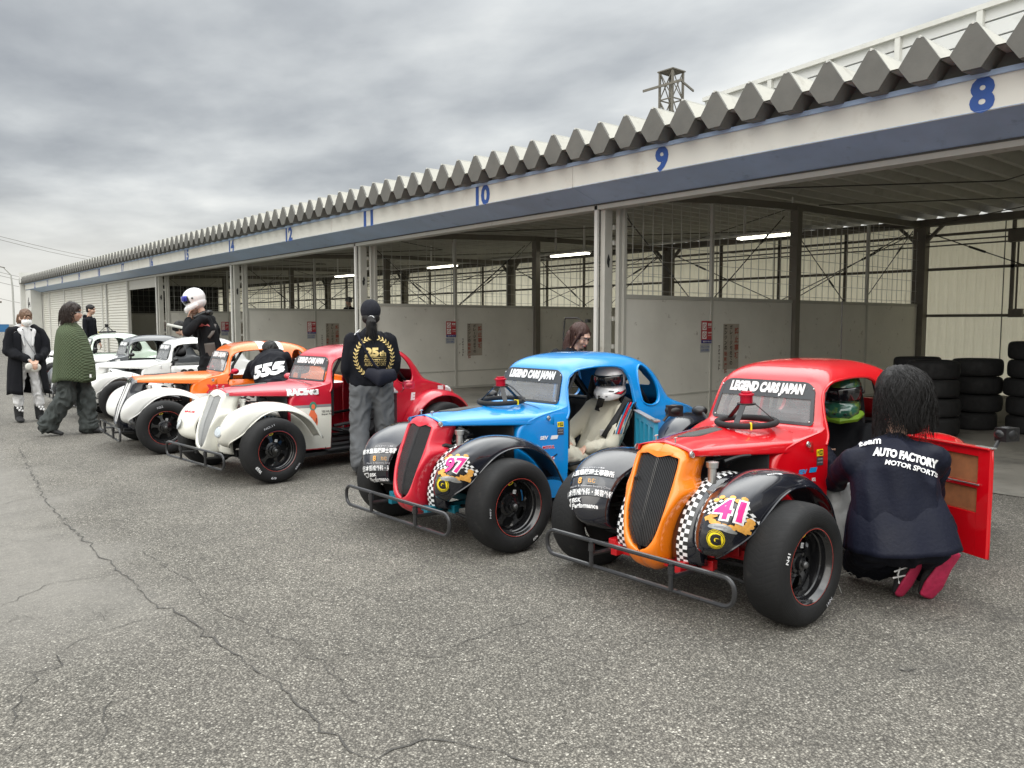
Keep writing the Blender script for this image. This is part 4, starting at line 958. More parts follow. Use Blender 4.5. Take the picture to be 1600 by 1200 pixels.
                q.box(.02, .69, y0+.001, y1, z1-.05, z1-.005); q.box(.02, .69, y0+.001, y1, .43, .47); q.box(.02, .69, y0+.001, y1, z0, z0+.05)
                q.cm = 2; q.box(.02, .69, -.0095, -.0085, z0+.01, z1-.01); q.cm = 3; q.box(.62, .71, y0-.01, .0, z1-.002, z1+.012)
                if not slots:
                    q.cm = 3
                    for xa in (.16, .43, .58): q.box(xa, xa+.012, y0-.006, y0-.001, .25, .70)
                q.cm = 0; q.box(.01, .70, y0-.01, .0, z1-.001, z1+.006)
                q.build('door_lining', [M_dgry, fm, M_dark, M_alu], d, bevel=.002).rotation_euler = (0, 0, R(-3.6))
            q = MB(); q.ball((.665, .06, z1+.07), (.05, .062, .042), 14, 10); q.box(.64, .705, .01, .11, z1+.035, z1+.105); q.tube([(.66, .03, z1+.05), (.66, -.01, z1)], .01, 6); q.build('mirror', mirror or M_black, d, smooth=True)
        return d
    door_part(-1, False, 0, door or body, None)
    door_part(1, door_ang > 0, R(door_ang), door or body, door_in if not isinstance(door_in, str) else None)
    q = MB(); q.ball((-.80, -.475, .845), (.045, .052, .034), 14, 10); q.tube([(-.78, -.44, .84), (-.76, -.39, .80)], .009, 6)
    q.build('mirror', mirror or M_black, root, smooth=True)
    if door_ang == 0: q = MB(); q.ball((-.80, .475, .845), (.045, .052, .034), 14, 10); q.tube([(-.78, .44, .84), (-.76, .39, .80)], .009, 6); q.build('mirror', mirror or M_black, root, smooth=True)
    return dict(root=root, body=bo, hood=hd, hbv=hbv, shell=sh, fbl=FB_L, fbr=FB_R, fol=FO_L, for_=FO_R)
M_slat = mat('satin grille slat', (.03, .03, .032), .25, coat=.6); M_gtube = mat('bumper tube', (.028, .028, .030), .3, coat=.4, metal=.2, var=.15); M_lens = mat('lamp lens', (.55, .60, .64), .1, coat=1, var=.15, vscale=60)
def screen_mat(name, c1, c2, sc_):
    m = mat(name, c1, .6); t = m.node_tree; b = t.nodes['Principled BSDF']; c = t.nodes.new('ShaderNodeTexCoord'); k = t.nodes.new('ShaderNodeTexChecker'); k.inputs['Scale'].default_value = sc_; k.inputs[1].default_value = (*c1, 1); k.inputs[2].default_value = (*c2, 1)
    t.links.new(c.outputs['Object'], k.inputs['Vector']); t.links.new(k.outputs[0], b.inputs['Base Color']); return m
M_gscreen = mat('grille screen', (.004, .004, .0045), .8); M_meshscr = screen_mat('scoop screen', (.02, .02, .02), (.09, .09, .085), 220)
def wl(car, u, v, z):
    """local car point to world"""
    return car['root'].matrix_basis @ Vector((u, v, z))

CARS = 'race cars lined up in front of the garages'
red = make_car('race_car', (3.312, 2.569), 2.0, 'bright red coupe race car with an orange grille surround and black fenders numbered 41', P_red, P_red, P_gor, P_blk, P_red, M_fred, door_ang=70, door_in=M_brown)
blue = make_car('race_car', (3.033, 4.32), 2.2, 'sky blue coupe race car with a red grille surround and black fenders numbered 97', P_blue, P_blue, P_lred, P_blk, P_blk, M_fteal, door_ang=54, door_in='slots', door_mat=M_cyan)
rwc = make_car('race_car', (2.735, 7.265), 6.05, 'crimson coupe race car with ivory nose and fenders and RACING on its hood side', P_crim, P_crim, P_cream, P_cream, P_crim, M_fblk, grille='silver', strip=False, lamps=True, door_ang=60, door_in='tubes', door_mat=mat('dark red lining', (.045, .006, .008), .5), mirror=P_crim, banner=True)
ora = make_car('race_car', (2.577, 9.491), -3.26, 'orange coupe race car with white roof stripes, white front fenders and a black nose', P_orange, P_orange, P_blk, P_white, P_white, M_fblk, grille='white', strip=False, lamps=False, detail=2, apron=P_blk, mirror=M_ared)
wht = make_car('race_car', (2.95, 12.9), -2, 'white coupe race car with a black 99 on its door', P_white, P_white, P_white, P_white, P_white, M_fblk, grille='black', strip=False, detail=1)
gry = make_car('race_car', (2.95, 15.3), -2, 'dark grey cabined coupe race car with a white hood between the white and mint cars', P_grey, P_white, P_grey, P_grey, P_grey, M_fblk, grille='white', strip=False, detail=1, apron=P_white)
pal = make_car('race_car', (3.1, 18.7), -2, 'pale mint coupe race car farthest in the row with a steering wheel on its roof', P_mint, P_white, P_mint, P_white, P_mint, M_cyan, grille='black', strip=False, detail=1)

# ------------------------------------------------------------------ graphics on the cars
def surf_hit(car, bvh, px, py):
    """point and normal on a car surface seen at a photograph pixel, in the car's own frame"""
    inv = car['root'].matrix_basis.inverted(); o = inv @ CP; d = (inv.to_3x3() @ ray(px, py)).normalized(); h = bvh.ray_cast(o, d)
    if h[0] is None: return None
    n = h[1] if h[1].dot(d) < 0 else -h[1]; return h[0], n
def put(car, bvh, px, py, parts, name, mats, parent, level=True, rot=0.0, lift=.0025, ml=.02):
    h = surf_hit(car, bvh, px, py)
    if h is None: print('miss', name, px, py); return
    p, n = h; up_ = Vector((0, 0, 1)); ux = up_.cross(n).normalized(); uy = n.cross(ux)
    if rot: c, s = math.cos(rot), math.sin(rot); ux, uy = ux*c+uy*s, uy*c-ux*s
    return wrap_decal(parts, p, ux, uy, bvh, name, mats, parent, lift=lift, ml=ml)
def checker(w, h, nx, ny, skew=0.0, wav=0.0):
    A = []; Bq = []
    PA, FA, PB, FB = [], [], [], []
    for i in range(nx):
        for j in range(ny):
            P, Fq = (PA, FA) if (i+j) % 2 else (PB, FB); b = len(P)
            for a, c in ((i, j), (i+1, j), (i+1, j+1), (i, j+1)):
                x = -w/2+w*a/nx; y = -h/2+h*c/ny+wav*math.sin(3*x/w*2); P.append((x+skew*y, y))
            Fq.append((b, b+1, b+2, b+3))
    return (PA, FA), (PB, FB)
def emblem(num):
    parts = []; rnd = random.Random(3)
    for sx_ in (-1, 1):
        a, b = checker(.085, .06, 6, 4, .2*sx_, .006)
        for pf, mi in ((a, 0), (b, 1)): parts.append((*moved(pf, sx_*.078, .018 if sx_ < 0 else -.012, R(58 if sx_ < 0 else -52)), mi))
    for i in range(9):
        a = R(200+20*i); parts.append((*disc(.017, 10, .085*math.cos(a), -.025+.05*math.sin(a), .012), 2))
    for i in range(6): parts.append((*disc(.014, 9, -.06+.024*i, .045+.014*(i % 2), .010), 2))
    parts.append((*moved(rectp(-.03, .03, -.012, .012), .055, -.068, R(-12)), 2)); parts.append((*moved(rectp(-.03, .03, -.010, .010), -.075, -.035, R(20)), 2))
    parts.append((*disc(.05, 20, -.035, -.078, .013), 4)); parts.append((*disc(.03, 16, .005, -.088, .008), 4)); parts.append((*disc(.028, 16, -.03, -.079, .005), 5))
    parts.append((*fit_text(num, .134, .106, .09, shear=.22), 0)); parts.append((*fit_text(num, .116, .090, .03, shear=.22), 3))
    return parts
EM = None
def gsign():
    return [(*disc(.042, 30, 0, 0, .045), 0), (*ringp(.0395, .042, 30), 1), (*disc(.036, 30), 1), (*disc(.033, 30), 0), (*fit_text('G', .046, .052, .09), 1)]
def sponsor_r():
    p = [(*moved(fit_text('さいたまサポート事務', .12, .012, .02), .01, .088), 2), (*rectp(-.14, .125, .036, .077), 1), (*moved(fit_text('青木直哉税理士事務所', .26, .038, .02), -.008, .056), 0),
         (*rectp(-.02, .045, -.018, .026), 1), (*moved(fit_text('8', .02, .036, .02), -.05, .004), 3), (*moved(fit_text('ねむ', .04, .026, .0), .012, .003), 3),
         (*moved(fit_text('Plastic & Aesthetic Surgery Clinic', .21, .014, .0), .005, -.028), 2), (*rectp(-.125, .135, -.078, -.040), 1), (*moved(fit_text('日本形成外科・美容外科', .25, .034, .02), 0, -.059), 0)]
    p += [(*moved(rectp(-.022, .022, -.026, .026), -.108, -.112), 0), (*moved(rectp(-.018, .018, -.022, .022), -.108, -.112), 4), (*moved(fit_text('BSK', .045, .02, .03), -.055, -.100), 0), (*moved(fit_text('Performance', .13, .022, .03), -.012, -.126), 0)]
    return p
for car, num, pts in ((red, '41', ((1139, 797), (1118, 843), (921, 752), (1254, 737), (1270, 734), (1280.5, 707), (1280.5, 720))), (blue, '97', ((711, 727), (691, 757), (597, 717), (850, 684), (866, 683), (875.5, 663), (875.5, 674)))):
    put(car, car['fbl'], *pts[0], emblem(num), 'number_decal', [M_dwht, M_dblk, M_gold, M_pink, M_sgrille, M_dgry], car['fol'], lift=.003)
    put(car, car['fbl'], *pts[1], gsign(), 'round_decal', [M_yel, M_dblk], car['fol'], lift=.003)
    put(car, car['fbr'], *pts[2], sponsor_r(), 'sponsor_lettering', [M_dwht, M_banner, M_faint, M_gold, M_dblk], car['for_'], lift=.003)
    bb = BODY_BVH; cb = M_cyd if car is red else M_dwht
    put(car, bb, *pts[3], [(*fit_text('SEV', .062, .026, .05, shear=.15), 0)], 'sponsor_lettering', [cb], car['body'], lift=.003)
    put(car, bb, *pts[4], [(*([(x+.35*y, y) for x, y in rectp(-.028, .028, -.013, .013)[0]], [(0, 1, 2, 3)]), 0)], 'sponsor_mark', [cb], car['body'], lift=.003)
    put(car, bb, *pts[5], [(*rectp(-.026, .026, -.018, .018), 0), (*moved(rectp(-.014, .014, -.012, .012), .008, 0), 1), (*moved(fit_text('200', .022, .013, .02), .008, 0), 0), (*moved(fit_text('F', .01, .018, .02), -.017, 0), 1)], 'sticker', [M_yel, M_dblk], car['body'], lift=.003)
    put(car, bb, *pts[6], [(*rectp(-.026, .026, -.024, .022), 0), (*moved(fit_text('ADVAN', .04, .008, .02), 0, .01), 1), (*moved(fit_text('RACING', .04, .008, .02), 0, -.008), 1)], 'sticker', [M_banner, M_faint], car['body'], lift=.003)
put(blue, BODY_BVH, 857, 698.5, [(*fit_text('MOTUL', .098, .024, .09, shear=.15), 0), (*fit_text('MOTUL', .094, .020, .04, shear=.15), 1)], 'sponsor_lettering', [M_dwht, M_dred], blue['body'], lift=.003)
put(blue, BODY_BVH, 862, 716, [(*disc(.022, 12, .0, 0, .014), 1), (*moved(rectp(-.04, .04, -.004, .004), .008, .008, R(28)), 0), (*fit_text('RK', .035, .022, .05, shear=.2), 2)], 'sponsor_lettering', [M_dblk, M_dwht, M_dred], blue['body'], lift=.003)
put(red, red['fbl'], 1211, 741, [(*fit_text('FRONTIER', .09, .010, .03), 0)], 'sponsor_lettering', [M_dwht], red['fol'])
put(red, BODY_BVH, 1271, 749, [(*fit_text('MOTUL', .03, .02, .05), 0)], 'sponsor_lettering', [M_dwht], red['body'])
# crimson car: white lower panel, RACING, roof band, pin-up style shape kept generic
def side_patch(car, u0, u1, z0, z1, mt, nm='side_panel_paint', lift=.002):
    m = MB(); k = 14; j = 10; m.grid([[(u0+(u1-u0)*i/k, side_v(u0+(u1-u0)*i/k, z0+(z1-z0)*q/j)+lift, z0+(z1-z0)*q/j) for q in range(j+1)] for i in range(k+1)])
    return m.build(nm, mt, car['body'], smooth=True, fixn=False)
side_patch(rwc, -.365, -.742, .2, .595, P_cream); side_patch(rwc, -.365, -.742, .597, .622, M_dgry)
put(rwc, rwc['hbv'], 473, 612.5, [(*fit_text('RACING', .30, .062, .10), 0)], 'lettering', [M_dwht], rwc['hood'], lift=.004)
put(rwc, BODY_BVH, 507, 645, [(*moved(fit_text('YES! WE ARE', .12, .02, .02), .03, .014), 0), (*moved(fit_text('Super Fan', .11, .02, .02), .025, -.014), 0)], 'lettering', [M_dblk], rwc['body'], lift=.004)
fig = [([(-.03, -.10), (.0, -.13), (.02, -.10), (.035, -.03), (.03, .03), (.012, .06), (.0, .10), (-.022, .08), (-.05, .02), (-.032, -.03)], [(0, 1, 2, 3, 4, 5, 6, 7, 8, 9)], 0), (*disc(.030, 14, -.004, .11, .036), 1), (*disc(.016, 12, -.002, .104, .022), 0), (*moved(rectp(-.004, .004, -.06, .05), -.012, -.03, R(10)), 2), (*moved(rectp(-.003, .003, -.04, .05), .016, -.04, R(-8)), 2)]
put(rwc, BODY_BVH, 490, 655, [(*moved((a, b), 0, 0, 0, 1.15), c) for a, b, c in fig], 'figure_decal', [M_org2, M_teal2, M_dblk], rwc['body'], lift=.004)
def roof_band(car, u0, u1, mt):
    for s in (1, -1):
        m = MB(); rows = []
        for i in range(7):
            u = u0+(u1-u0)*i/6; row = []
            for k in range(25):
                a = math.pi/2*k/24; h = BODY_BVH.ray_cast(Vector((u, s*1.0*math.sin(a), .80+1.0*math.cos(a))), Vector((0, -s*math.sin(a), -math.cos(a)))) 
                p = h[0]; nn_ = Vector((0, s*math.sin(a), math.cos(a))); q = p+nn_*.0025
                if q.z < 1.072: break
                row.append(tuple(q))
            rows.append(row)
        k = min(len(r) for r in rows); m.grid([r[:k] for r in rows]); m.build('roof_stripe', mt, car['body'], smooth=True)
roof_band(rwc, -1.36, -1.47, P_white); roof_band(ora, -1.13, -1.23, P_white); roof_band(ora, -1.34, -1.42, P_white)
put(rwc, BODY_BVH, 645, 619, [(*fit_text('E', .055, .08, .08, shear=.15), 0)], 'lettering', [M_dwht], rwc['body'], lift=.004)
for px, py, w in ((688, 607, .05), (700, 607, .06)): put(rwc, BODY_BVH, px, py, [(*rectp(-w, w, -.035, .035), 0)], 'white_block', [M_dwht], rwc['body'], lift=.004)
put(rwc, rwc['fbl'], 343, 666, [], 'x', [M_dwht], rwc['fol']) if 0 else None
for px, py, t_, mt in ((311, 675, 'P', 'b'), (315, 660, '69', 'y'), (296, 643, 'RSP', 'r')):
    h = surf_hit(rwc, rwc['fbr'], px, py)
    if h is None: continue
    pr = {'b': [(*disc(.04, 24), 0), (*fit_text('P', .03, .045, .06), 1)], 'y': [(*rectp(-.03, .03, -.035, .035), 2), (*fit_text('S', .03, .04, .06), 3)], 'r': [(*fit_text('BRIDE', .1, .022, .05), 4)]}[mt]
    put(rwc, rwc['fbr'], px, py, pr, 'sticker', [mat('decal navy', (.03, .03, .2), .4), M_dwht, M_yel, M_dgry, M_dred], rwc['for_'])
# orange car: white lower sides with red letters
side_patch(ora, -.365, -.742, .2, .60, P_white); side_patch(ora, -.755, -1.42, .2, .60, P_white, lift=.006)
put(ora, BODY_BVH, 341, 607, [(*fit_text('XTED', .26, .10, .12, shear=.1), 0)], 'lettering', [M_dred], ora['body'], lift=.009)
put(ora, BODY_BVH, 341, 618, [(*moved(fit_text('speed', .16, .04, .03), .0, .0), 0)], 'lettering', [M_dred], ora['body'], lift=.009)
# 99 on the white car's door
h = wl(wht, -.98, .44, .62)
wrap_decal([(*moved(fit_text('99', .20, .13, .05), 0, 0), 0)], Vector((-.98, .44, .63)), (-1, 0, 0), (0, 0, 1), BODY_BVH, 'number_decal', [M_dblk], wht['body'], lift=.010)
# tyre crayon marks and wheel stickers, as children of the wheel
def tyre_marks(car, texts):
    w = [o for o in car['root'].children if o.name.startswith('wheel') and o.location.x > -.5 and o.location.y > 0][0]; roll = w.rotation_euler.y
    def at(ang, r, parts, mats, y, nm):
        a = R(ang); c = Vector((r*math.cos(a), y, r*math.sin(a))); ro = Matrix.Rotation(-roll, 3, 'Y')
        c = ro @ c; uy = ro @ Vector((math.cos(a), 0, math.sin(a))); ux = ro @ Vector((-math.sin(a), 0, math.cos(a))); n = ux.cross(uy)
        if n.y < 0: ux = -ux
        flat_decal(parts, c, ux, uy, nm, mats, w, lift=.0015)
    for ang, r, t_, w_, h_, m_ in texts: at(ang, r, [(*fit_text(t_, w_, h_, .02), 0)], [m_], .1062, 'tyre_lettering')
    at(72, .158, [(*disc(.02, 16, 0, 0, .008), 0), (*disc(.014, 16, 0, 0, .0045), 1)], [M_yel, M_dblk], .0435+.03, 'rim_marker')
    at(100, .085, [(*rectp(-.012, .012, -.012, .012), 0), (*rectp(-.008, -.002, -.009, .009), 1), (*rectp(.002, .008, -.009, .009), 1)], [M_dwht, M_dgry], .03, 'rim_sticker')
tyre_marks(red, [(20, .232, 'N41', .05, .022, M_dwht), (235, .232, 'N41', .05, .018, M_faint)])
tyre_marks(blue, [(0, .225, 'N97', .06, .012, M_faint), (240, .235, 'N97', .04, .014, M_dwht)])
tyre_marks(rwc, [(70, .232, 'NO.11', .10, .018, M_faint), (-38, .232, 'W69', .07, .030, M_dwht), (-78, .235, '69', .05, .022, M_faint), (220, .232, 'W69', .07, .016, M_faint)])
tyre_marks(ora, [(75, .232, 'N22', .06, .022, M_faint)])

# ------------------------------------------------------------------ loose things
def lay(o, car, u, v, z, rz=0, tilt=.05):
    o.location = wl(car, u, v, z); o.rotation_euler = (0, 0, 0); q = car['root'].rotation_euler.z
    o.rotation_euler = (Matrix.Rotation(q, 3, 'Z') @ Matrix.Rotation(tilt, 3, 'Y') @ Matrix.Rotation(rz, 3, 'Z')).to_euler()
GSW = 'steering wheels lying on the race cars'
a = steering_wheel(); lay(a, red, -.475, .06, .853, R(40)); tag(a, 'black steering wheel with a red hub upside down on the red hood', 'steering wheel', GSW)
a = steering_wheel(); lay(a, blue, -.46, .02, .853, R(90)); tag(a, 'black steering wheel with a red hub upside down on the blue hood', 'steering wheel', GSW)
q = MB(); q.tube([crom([(-.02, .0, .115), (.05, .03, .11), (.12, .05, .06), (.19, .06, .0)], i/4) for i in range(13)], .005, 6); c_ = q.build('cable', M_black, a)
a = steering_wheel(capm=M_black); lay(a, pal, -1.12, .05, 1.20); tag(a, 'black steering wheel lying on the pale mint roof', 'steering wheel', GSW)
# tyre stacks inside the right bay
def loose_tyre():
    m = MB(); half = [(.19, .088), (.205, .104), (.235, .112), (.265, .108), (.286, .094), (.297, .07), (.300, .035), (.301, 0)]; prof = half+[(r, -y) for r, y in reversed(half[:-1])]+[(.18, -.06), (.18, .06)]
    m.lathe(prof, (0, 0, 0), 'z', 44, closed=True); return m.build('tyre', M_tstack, None, smooth=True)
M_tstack = mat('stacked tyre rubber', (.0055, .0055, .006), .8, bump=.2, bscale=60, var=.3, vscale=9)
T0 = loose_tyre(); rnd = random.Random(5); firstT = True
ORD = ['bottom', 'second from the bottom', 'third from the bottom', 'fourth from the bottom', 'top']
for (x, y, n, desc) in ((11.35, 4.13, 4, 'middle stack in the open right bay'), (11.4, 3.47, 5, 'tallest stack at the right frame edge'), (10.35, 4.22, 4, 'stack just right of the red roof'), (11.3, 4.82, 4, 'stack half hidden behind the red roof')):
    for k in range(n):
        o = T0 if firstT else T0.copy(); 
        if not firstT: COL.objects.link(o)
        firstT = False; o.location = (x+rnd.uniform(-.035, .035), y+rnd.uniform(-.035, .035), .122+.232*k); o.rotation_euler = (rnd.uniform(-.015, .015), rnd.uniform(-.015, .015), rnd.uniform(0, 6))
        tag(o, 'black race tyre, '+('top' if k == n-1 else ORD[k])+' of the '+desc, 'tyre', 'race tyres stacked in the open right bay')
# hand trolley behind the blue car, jack handle by the white car
m = MB(); m.tube([(6.9, 6.95, .15), (6.95, 7.0, 1.42), (6.93, 7.06, 1.455), (6.93, 7.28, 1.455), (6.95, 7.32, 1.42), (6.9, 7.35, .15)], .011, 7); m.tube([(6.93, 7.0, 1.2), (6.93, 7.33, 1.2)], .008, 6); m.tube([(6.92, 7.0, .6), (6.92, 7.34, .6)], .008, 6); m.box(6.65, 6.95, 6.98, 7.34, .1, .13)
for y in (6.95, 7.37): m.lathe([(0, -.02), (.1, -.02), (.1, .02), (0, .02)], (6.92, y, .1), 'y', 20)
m.box(6.9, 6.96, 6.86, 6.90, 1.40, 1.44)
tag(m.build('hand_trolley', M_black), 'black tubular hand trolley standing by the first door post behind the blue car', 'trolley')
a = wl(wht, -1.35, .05, 1.19); b = a+Vector((-.35, .25, .17))
m = MB(); m.tube([tuple(a), tuple(a.lerp(b, .75))], .014, 8); m.tube([tuple(a.lerp(b, .75)), tuple(b+Vector((-.1, .08, .01)))], .02, 8)
tag(m.build('jack_handle', M_wire, smooth=True), 'grey jack handle leaning over the white car roof', 'jack handle')
# cables by the kneeling mechanic, antenna
m = MB(); rnd = random.Random(4); c = wl(red, -.55, .50, .10)
for k in range(9):
    P = [c]; 
    for i in range(4): P.append(P[-1]+Vector((rnd.uniform(-.06, .06), rnd.uniform(-.06, .06), rnd.uniform(-.04, .03))))
    for p in P: p.z = max(p.z, .012)
    m.tube([crom([tuple(p) for p in P], i/3) for i in range(13)], .0022, 4)
m.tube([crom([tuple(wl(red, -.45, .42, .42)), tuple(wl(red, -.58, .48, .35)), tuple(wl(red, -.62, .5, .22)), tuple(c)], i/4) for i in range(13)], .004, 5)
tag(m.build('cable_bundle', M_wire), 'frayed thin grey cable hanging between the red car front tyre and the mechanic', 'cable')
m = MB(); m.tube([tuple(wl(red, -1.9, -.1, .8)), tuple(wl(red, -1.93, -.12, 1.55))], .004, 5); q = wl(red, -1.9, -.1, .8); m.ball(q, .012); ao = m.build('antenna', M_black, red['root']); ao.matrix_parent_inverse = red['root'].matrix_basis.inverted()

# ------------------------------------------------------------------ people
def at(px, py, Z): return CP+ray(px, py)*(Z/F)
def etube(m, pts, rr, side, n=16, caps=3):
    """tube with an elliptical section: rr = (half width along side, half depth)"""
    pts = [Vector(p) for p in pts]; side = Vector(side).normalized(); k = len(pts); rings = []
    def fr(i):
        d = (pts[min(i+1, k-1)]-pts[max(i-1, 0)]).normalized(); s = (side-d*side.dot(d)).normalized(); return d, s, d.cross(s)
    for i in range(k):
        d, s, w = fr(i)
        if i == 0:
            for c in range(caps): a = math.pi/2*(1-c/caps); rings.append((pts[0]-d*min(rr[0])*math.sin(a), s, w, rr[0][0]*max(math.cos(a), .05), rr[0][1]*max(math.cos(a), .05)))
        rings.append((pts[i], s, w, rr[i][0], rr[i][1]))
        if i == k-1:
            for c in range(1, caps+1): a = math.pi/2*c/caps; rings.append((pts[i]+d*min(rr[i])*math.sin(a), s, w, rr[i][0]*max(math.cos(a), .05), rr[i][1]*max(math.cos(a), .05)))
    b = len(m.v)
    for c, s, w, a, q in rings:
        for j in range(n): t = 2*math.pi*j/n; m.v.append(tuple(c+s*a*math.cos(t)+w*q*math.sin(t)))
    for i in range(len(rings)-1):
        for j in range(n): m.face((b+i*n+j, b+(i+1)*n+j, b+(i+1)*n+(j+1) % n, b+i*n+(j+1) % n))
    m.face([b+j for j in reversed(range(n))]); m.face([b+(len(rings)-1)*n+j for j in range(n)])
def cap(m, p0, r0, p1, r1, n=12):
    p0, p1 = Vector(p0), Vector(p1); d = p1-p0; s = d.cross(Vector((0, 0, 1)))
    if s.length < 1e-4: s = Vector((1, 0, 0))
    etube(m, [p0, p1], [(r0, r0), (r1, r1)], s, n)
def basis(f, up=(0, 0, 1)):
    """columns: forward, left, up"""
    f = Vector(f).normalized(); l = Vector(up).cross(f).normalized(); u = f.cross(l); return Matrix((f, l, u)).transposed()
def ell(m, c, r, B=None, n=16, k=10): m.ball(c, r, n, k, B)
def blob(m, name, mt, root, voxel=.012, smooth=4, fold=0.0, fscale=6.0, fstretch=(1, 1, .35), seed=0, mats=None):
    base = root.location
    m2 = MB(); m2.v = [tuple(Vector(v)-base) for v in m.v]; m2.f = m.f; m2.m = [0]*len(m.f)
    o = m2.build(name, mt, root, smooth=True, fixn=True, angle=180)
    md = o.modifiers.new('r', 'REMESH'); md.mode = 'VOXEL'; md.voxel_size = voxel; md.use_smooth_shade = True
    if smooth: ms = o.modifiers.new('s', 'SMOOTH'); ms.factor = .5; ms.iterations = smooth
    bake(o); me = o.data
    if fold:
        me.update(); nrm = [v.normal.copy() for v in me.vertices]
        for v, n in zip(me.vertices, nrm):
            p = Vector((v.co.x*fstretch[0], v.co.y*fstretch[1], v.co.z*fstretch[2]))*fscale+Vector((seed, seed*.7, 0))
            w = noise.noise(p+Vector((noise.noise(p*.7)*1.5,)*3)); w2 = noise.noise(p*2.3+Vector((9, 3, 1)))
            v.co += n*fold*((1-abs(w)*3.2)*1.0+w2*.55-.45)
    for p in me.polygons: p.use_smooth = True
    me.update(); return o
def head_prims(m, c, B, s=1.0, mask=False):
    """c centre of the head, B basis (forward, left, up)"""
    P = lambda f, l, u: Vector(c)+B @ (Vector((f, l, u))*s)
    ell(m, P(-.008, 0, .028), Vector((.094, .074, .090))*s, B); ell(m, P(.018, 0, -.03), Vector((.070, .060, .080))*s, B); ell(m, P(.045, 0, -.082), Vector((.034, .034, .026))*s, B)
    cap(m, P(.082, 0, .005), .008*s, P(.100, 0, -.030), .0125*s, 8); ell(m, P(.082, 0, .034), Vector((.016, .045, .012))*s, B)
    for q in (1, -1): ell(m, P(.0, q*.076, -.01), Vector((.020, .009, .031))*s, B); ell(m, P(.062, q*.034, -.028), Vector((.024, .024, .024))*s, B)
    ell(m, P(.082, 0, -.056), Vector((.012, .024, .010))*s, B)
def face_parts(root, c, B, s=1.0, lips=None, eyes='closed', brow=None):
    base = root.location; P = lambda f, l, u: Vector(c)-base+B @ (Vector((f, l, u))*s)
    q = MB()
    for k in (1, -1):
        if eyes == 'closed': q.tube([P(.083, k*.018, .004), P(.087, k*.030, -.001), P(.080, k*.044, .003)], .0022*s, 5)
        else: q.ball(P(.080, k*.031, .004), Vector((.010, .014, .0065))*s, 10, 6, B)
    q.build('eyes', M_eye, root)
    q = MB()
    for k in (1, -1): q.tube([P(.088, k*.016, .024), P(.089, k*.032, .030), P(.077, k*.050, .024)], .0028*s, 5)
    q.build('eyebrows', brow or M_hairb, root)
    if lips: q = MB(); q.ball(P(.089, 0, -.054), Vector((.009, .021, .0045))*s, 10, 6, B); q.ball(P(.089, 0, -.060), Vector((.009, .018, .0050))*s, 10, 6, B); q.build('lips', lips, root, smooth=True)
def hand(m, w, d, nrm, side=1, curl=.5, s=1.0, spread=.12):
    """w wrist, d pointing direction, nrm palm normal (towards the palm side), thumb on +side of nrm x d"""
    w = Vector(w); d = Vector(d).normalized(); nrm = (Vector(nrm)-d*Vector(nrm).dot(d)).normalized(); a = nrm.cross(d)*side
    etube(m, [w, w+d*.045*s, w+d*.082*s], [(.026*s, .017*s), (.036*s, .015*s), (.038*s, .012*s)], a, 12)
    for i, (o, L_, r) in enumerate(((.028, .92, .0085), (.0095, 1.0, .009), (-.010, .95, .0085), (-.028, .78, .0075))):
        p = w+d*(.080-.004*abs(i-1))*s+a*o*s; dd = (d+a*spread*(1.5-i)*.6).normalized(); c = curl*(.85+.12*i)
        for L2, k in ((.040, .75), (.026, 1.0), (.020, .8)):
            dd = (dd*math.cos(c*k)+nrm*math.sin(c*k)).normalized(); q = p+dd*L2*L_*s; cap(m, p, r*s, q, r*.93*s, 8); p = q; nrm2 = nrm
            nrm_ = (nrm-dd*nrm.dot(dd)); 
            if nrm_.length > .1: pass
    p = w+d*.022*s+a*.028*s; dd = (d*.6+a*.75+nrm*.25).normalized()
    for L2, r in ((.038, .0115), (.030, .0095), (.022, .0085)): q = p+dd*L2*s; cap(m, p, r*s, q, r*.95*s, 8); p = q; dd = (dd+d*.35+nrm*.25*curl).normalized()
def hair_strands(m, c, B, R_, n, length, seed=0, az=(-180, 180), drop=1.0, flare=.02, w=.004, wav=.01, el=(5, 75)):
    rnd = random.Random(seed); c = Vector(c)
    for _ in range(n):
        a = R(rnd.uniform(*az)); e_ = R(rnd.uniform(*el)); d = B @ Vector((math.cos(a)*math.cos(e_)*R_[0], math.sin(a)*math.cos(e_)*R_[1], math.sin(e_)*R_[2]))
        p = c+d; out = B @ Vector((math.cos(a), math.sin(a), 0)); L_ = length*rnd.uniform(.75, 1.1); P = [p]; k = 6; ph = rnd.uniform(0, 6)
        for i in range(1, k+1):
            t = i/k; side_ = B @ Vector((-math.sin(a), math.cos(a), 0))
            q = c+B @ Vector((math.cos(a)*R_[0], math.sin(a)*R_[1], 0))*(1.0+flare*t*8+.02)*math.cos(e_*(1-min(1, t*1.8)))
            q = Vector((q.x, q.y, p.z-L_*t*drop))+side_*wav*math.sin(ph+t*5)+out*rnd.uniform(-.004, .006); P.append(q)
        m.tube([crom([tuple(x) for x in P], i/2) for i in range(2*k+1)], [w*(1-.7*(i/(2*k))**2) for i in range(2*k+1)], 4)
def finish(m, name, mt, root, smooth=True):
    base = root.location; m2 = MB(); m2.v = [tuple(Vector(v)-base) for v in m.v]; m2.f = m.f; m2.m = m.m; return m2.build(name, mt, root, smooth=smooth, angle=180)
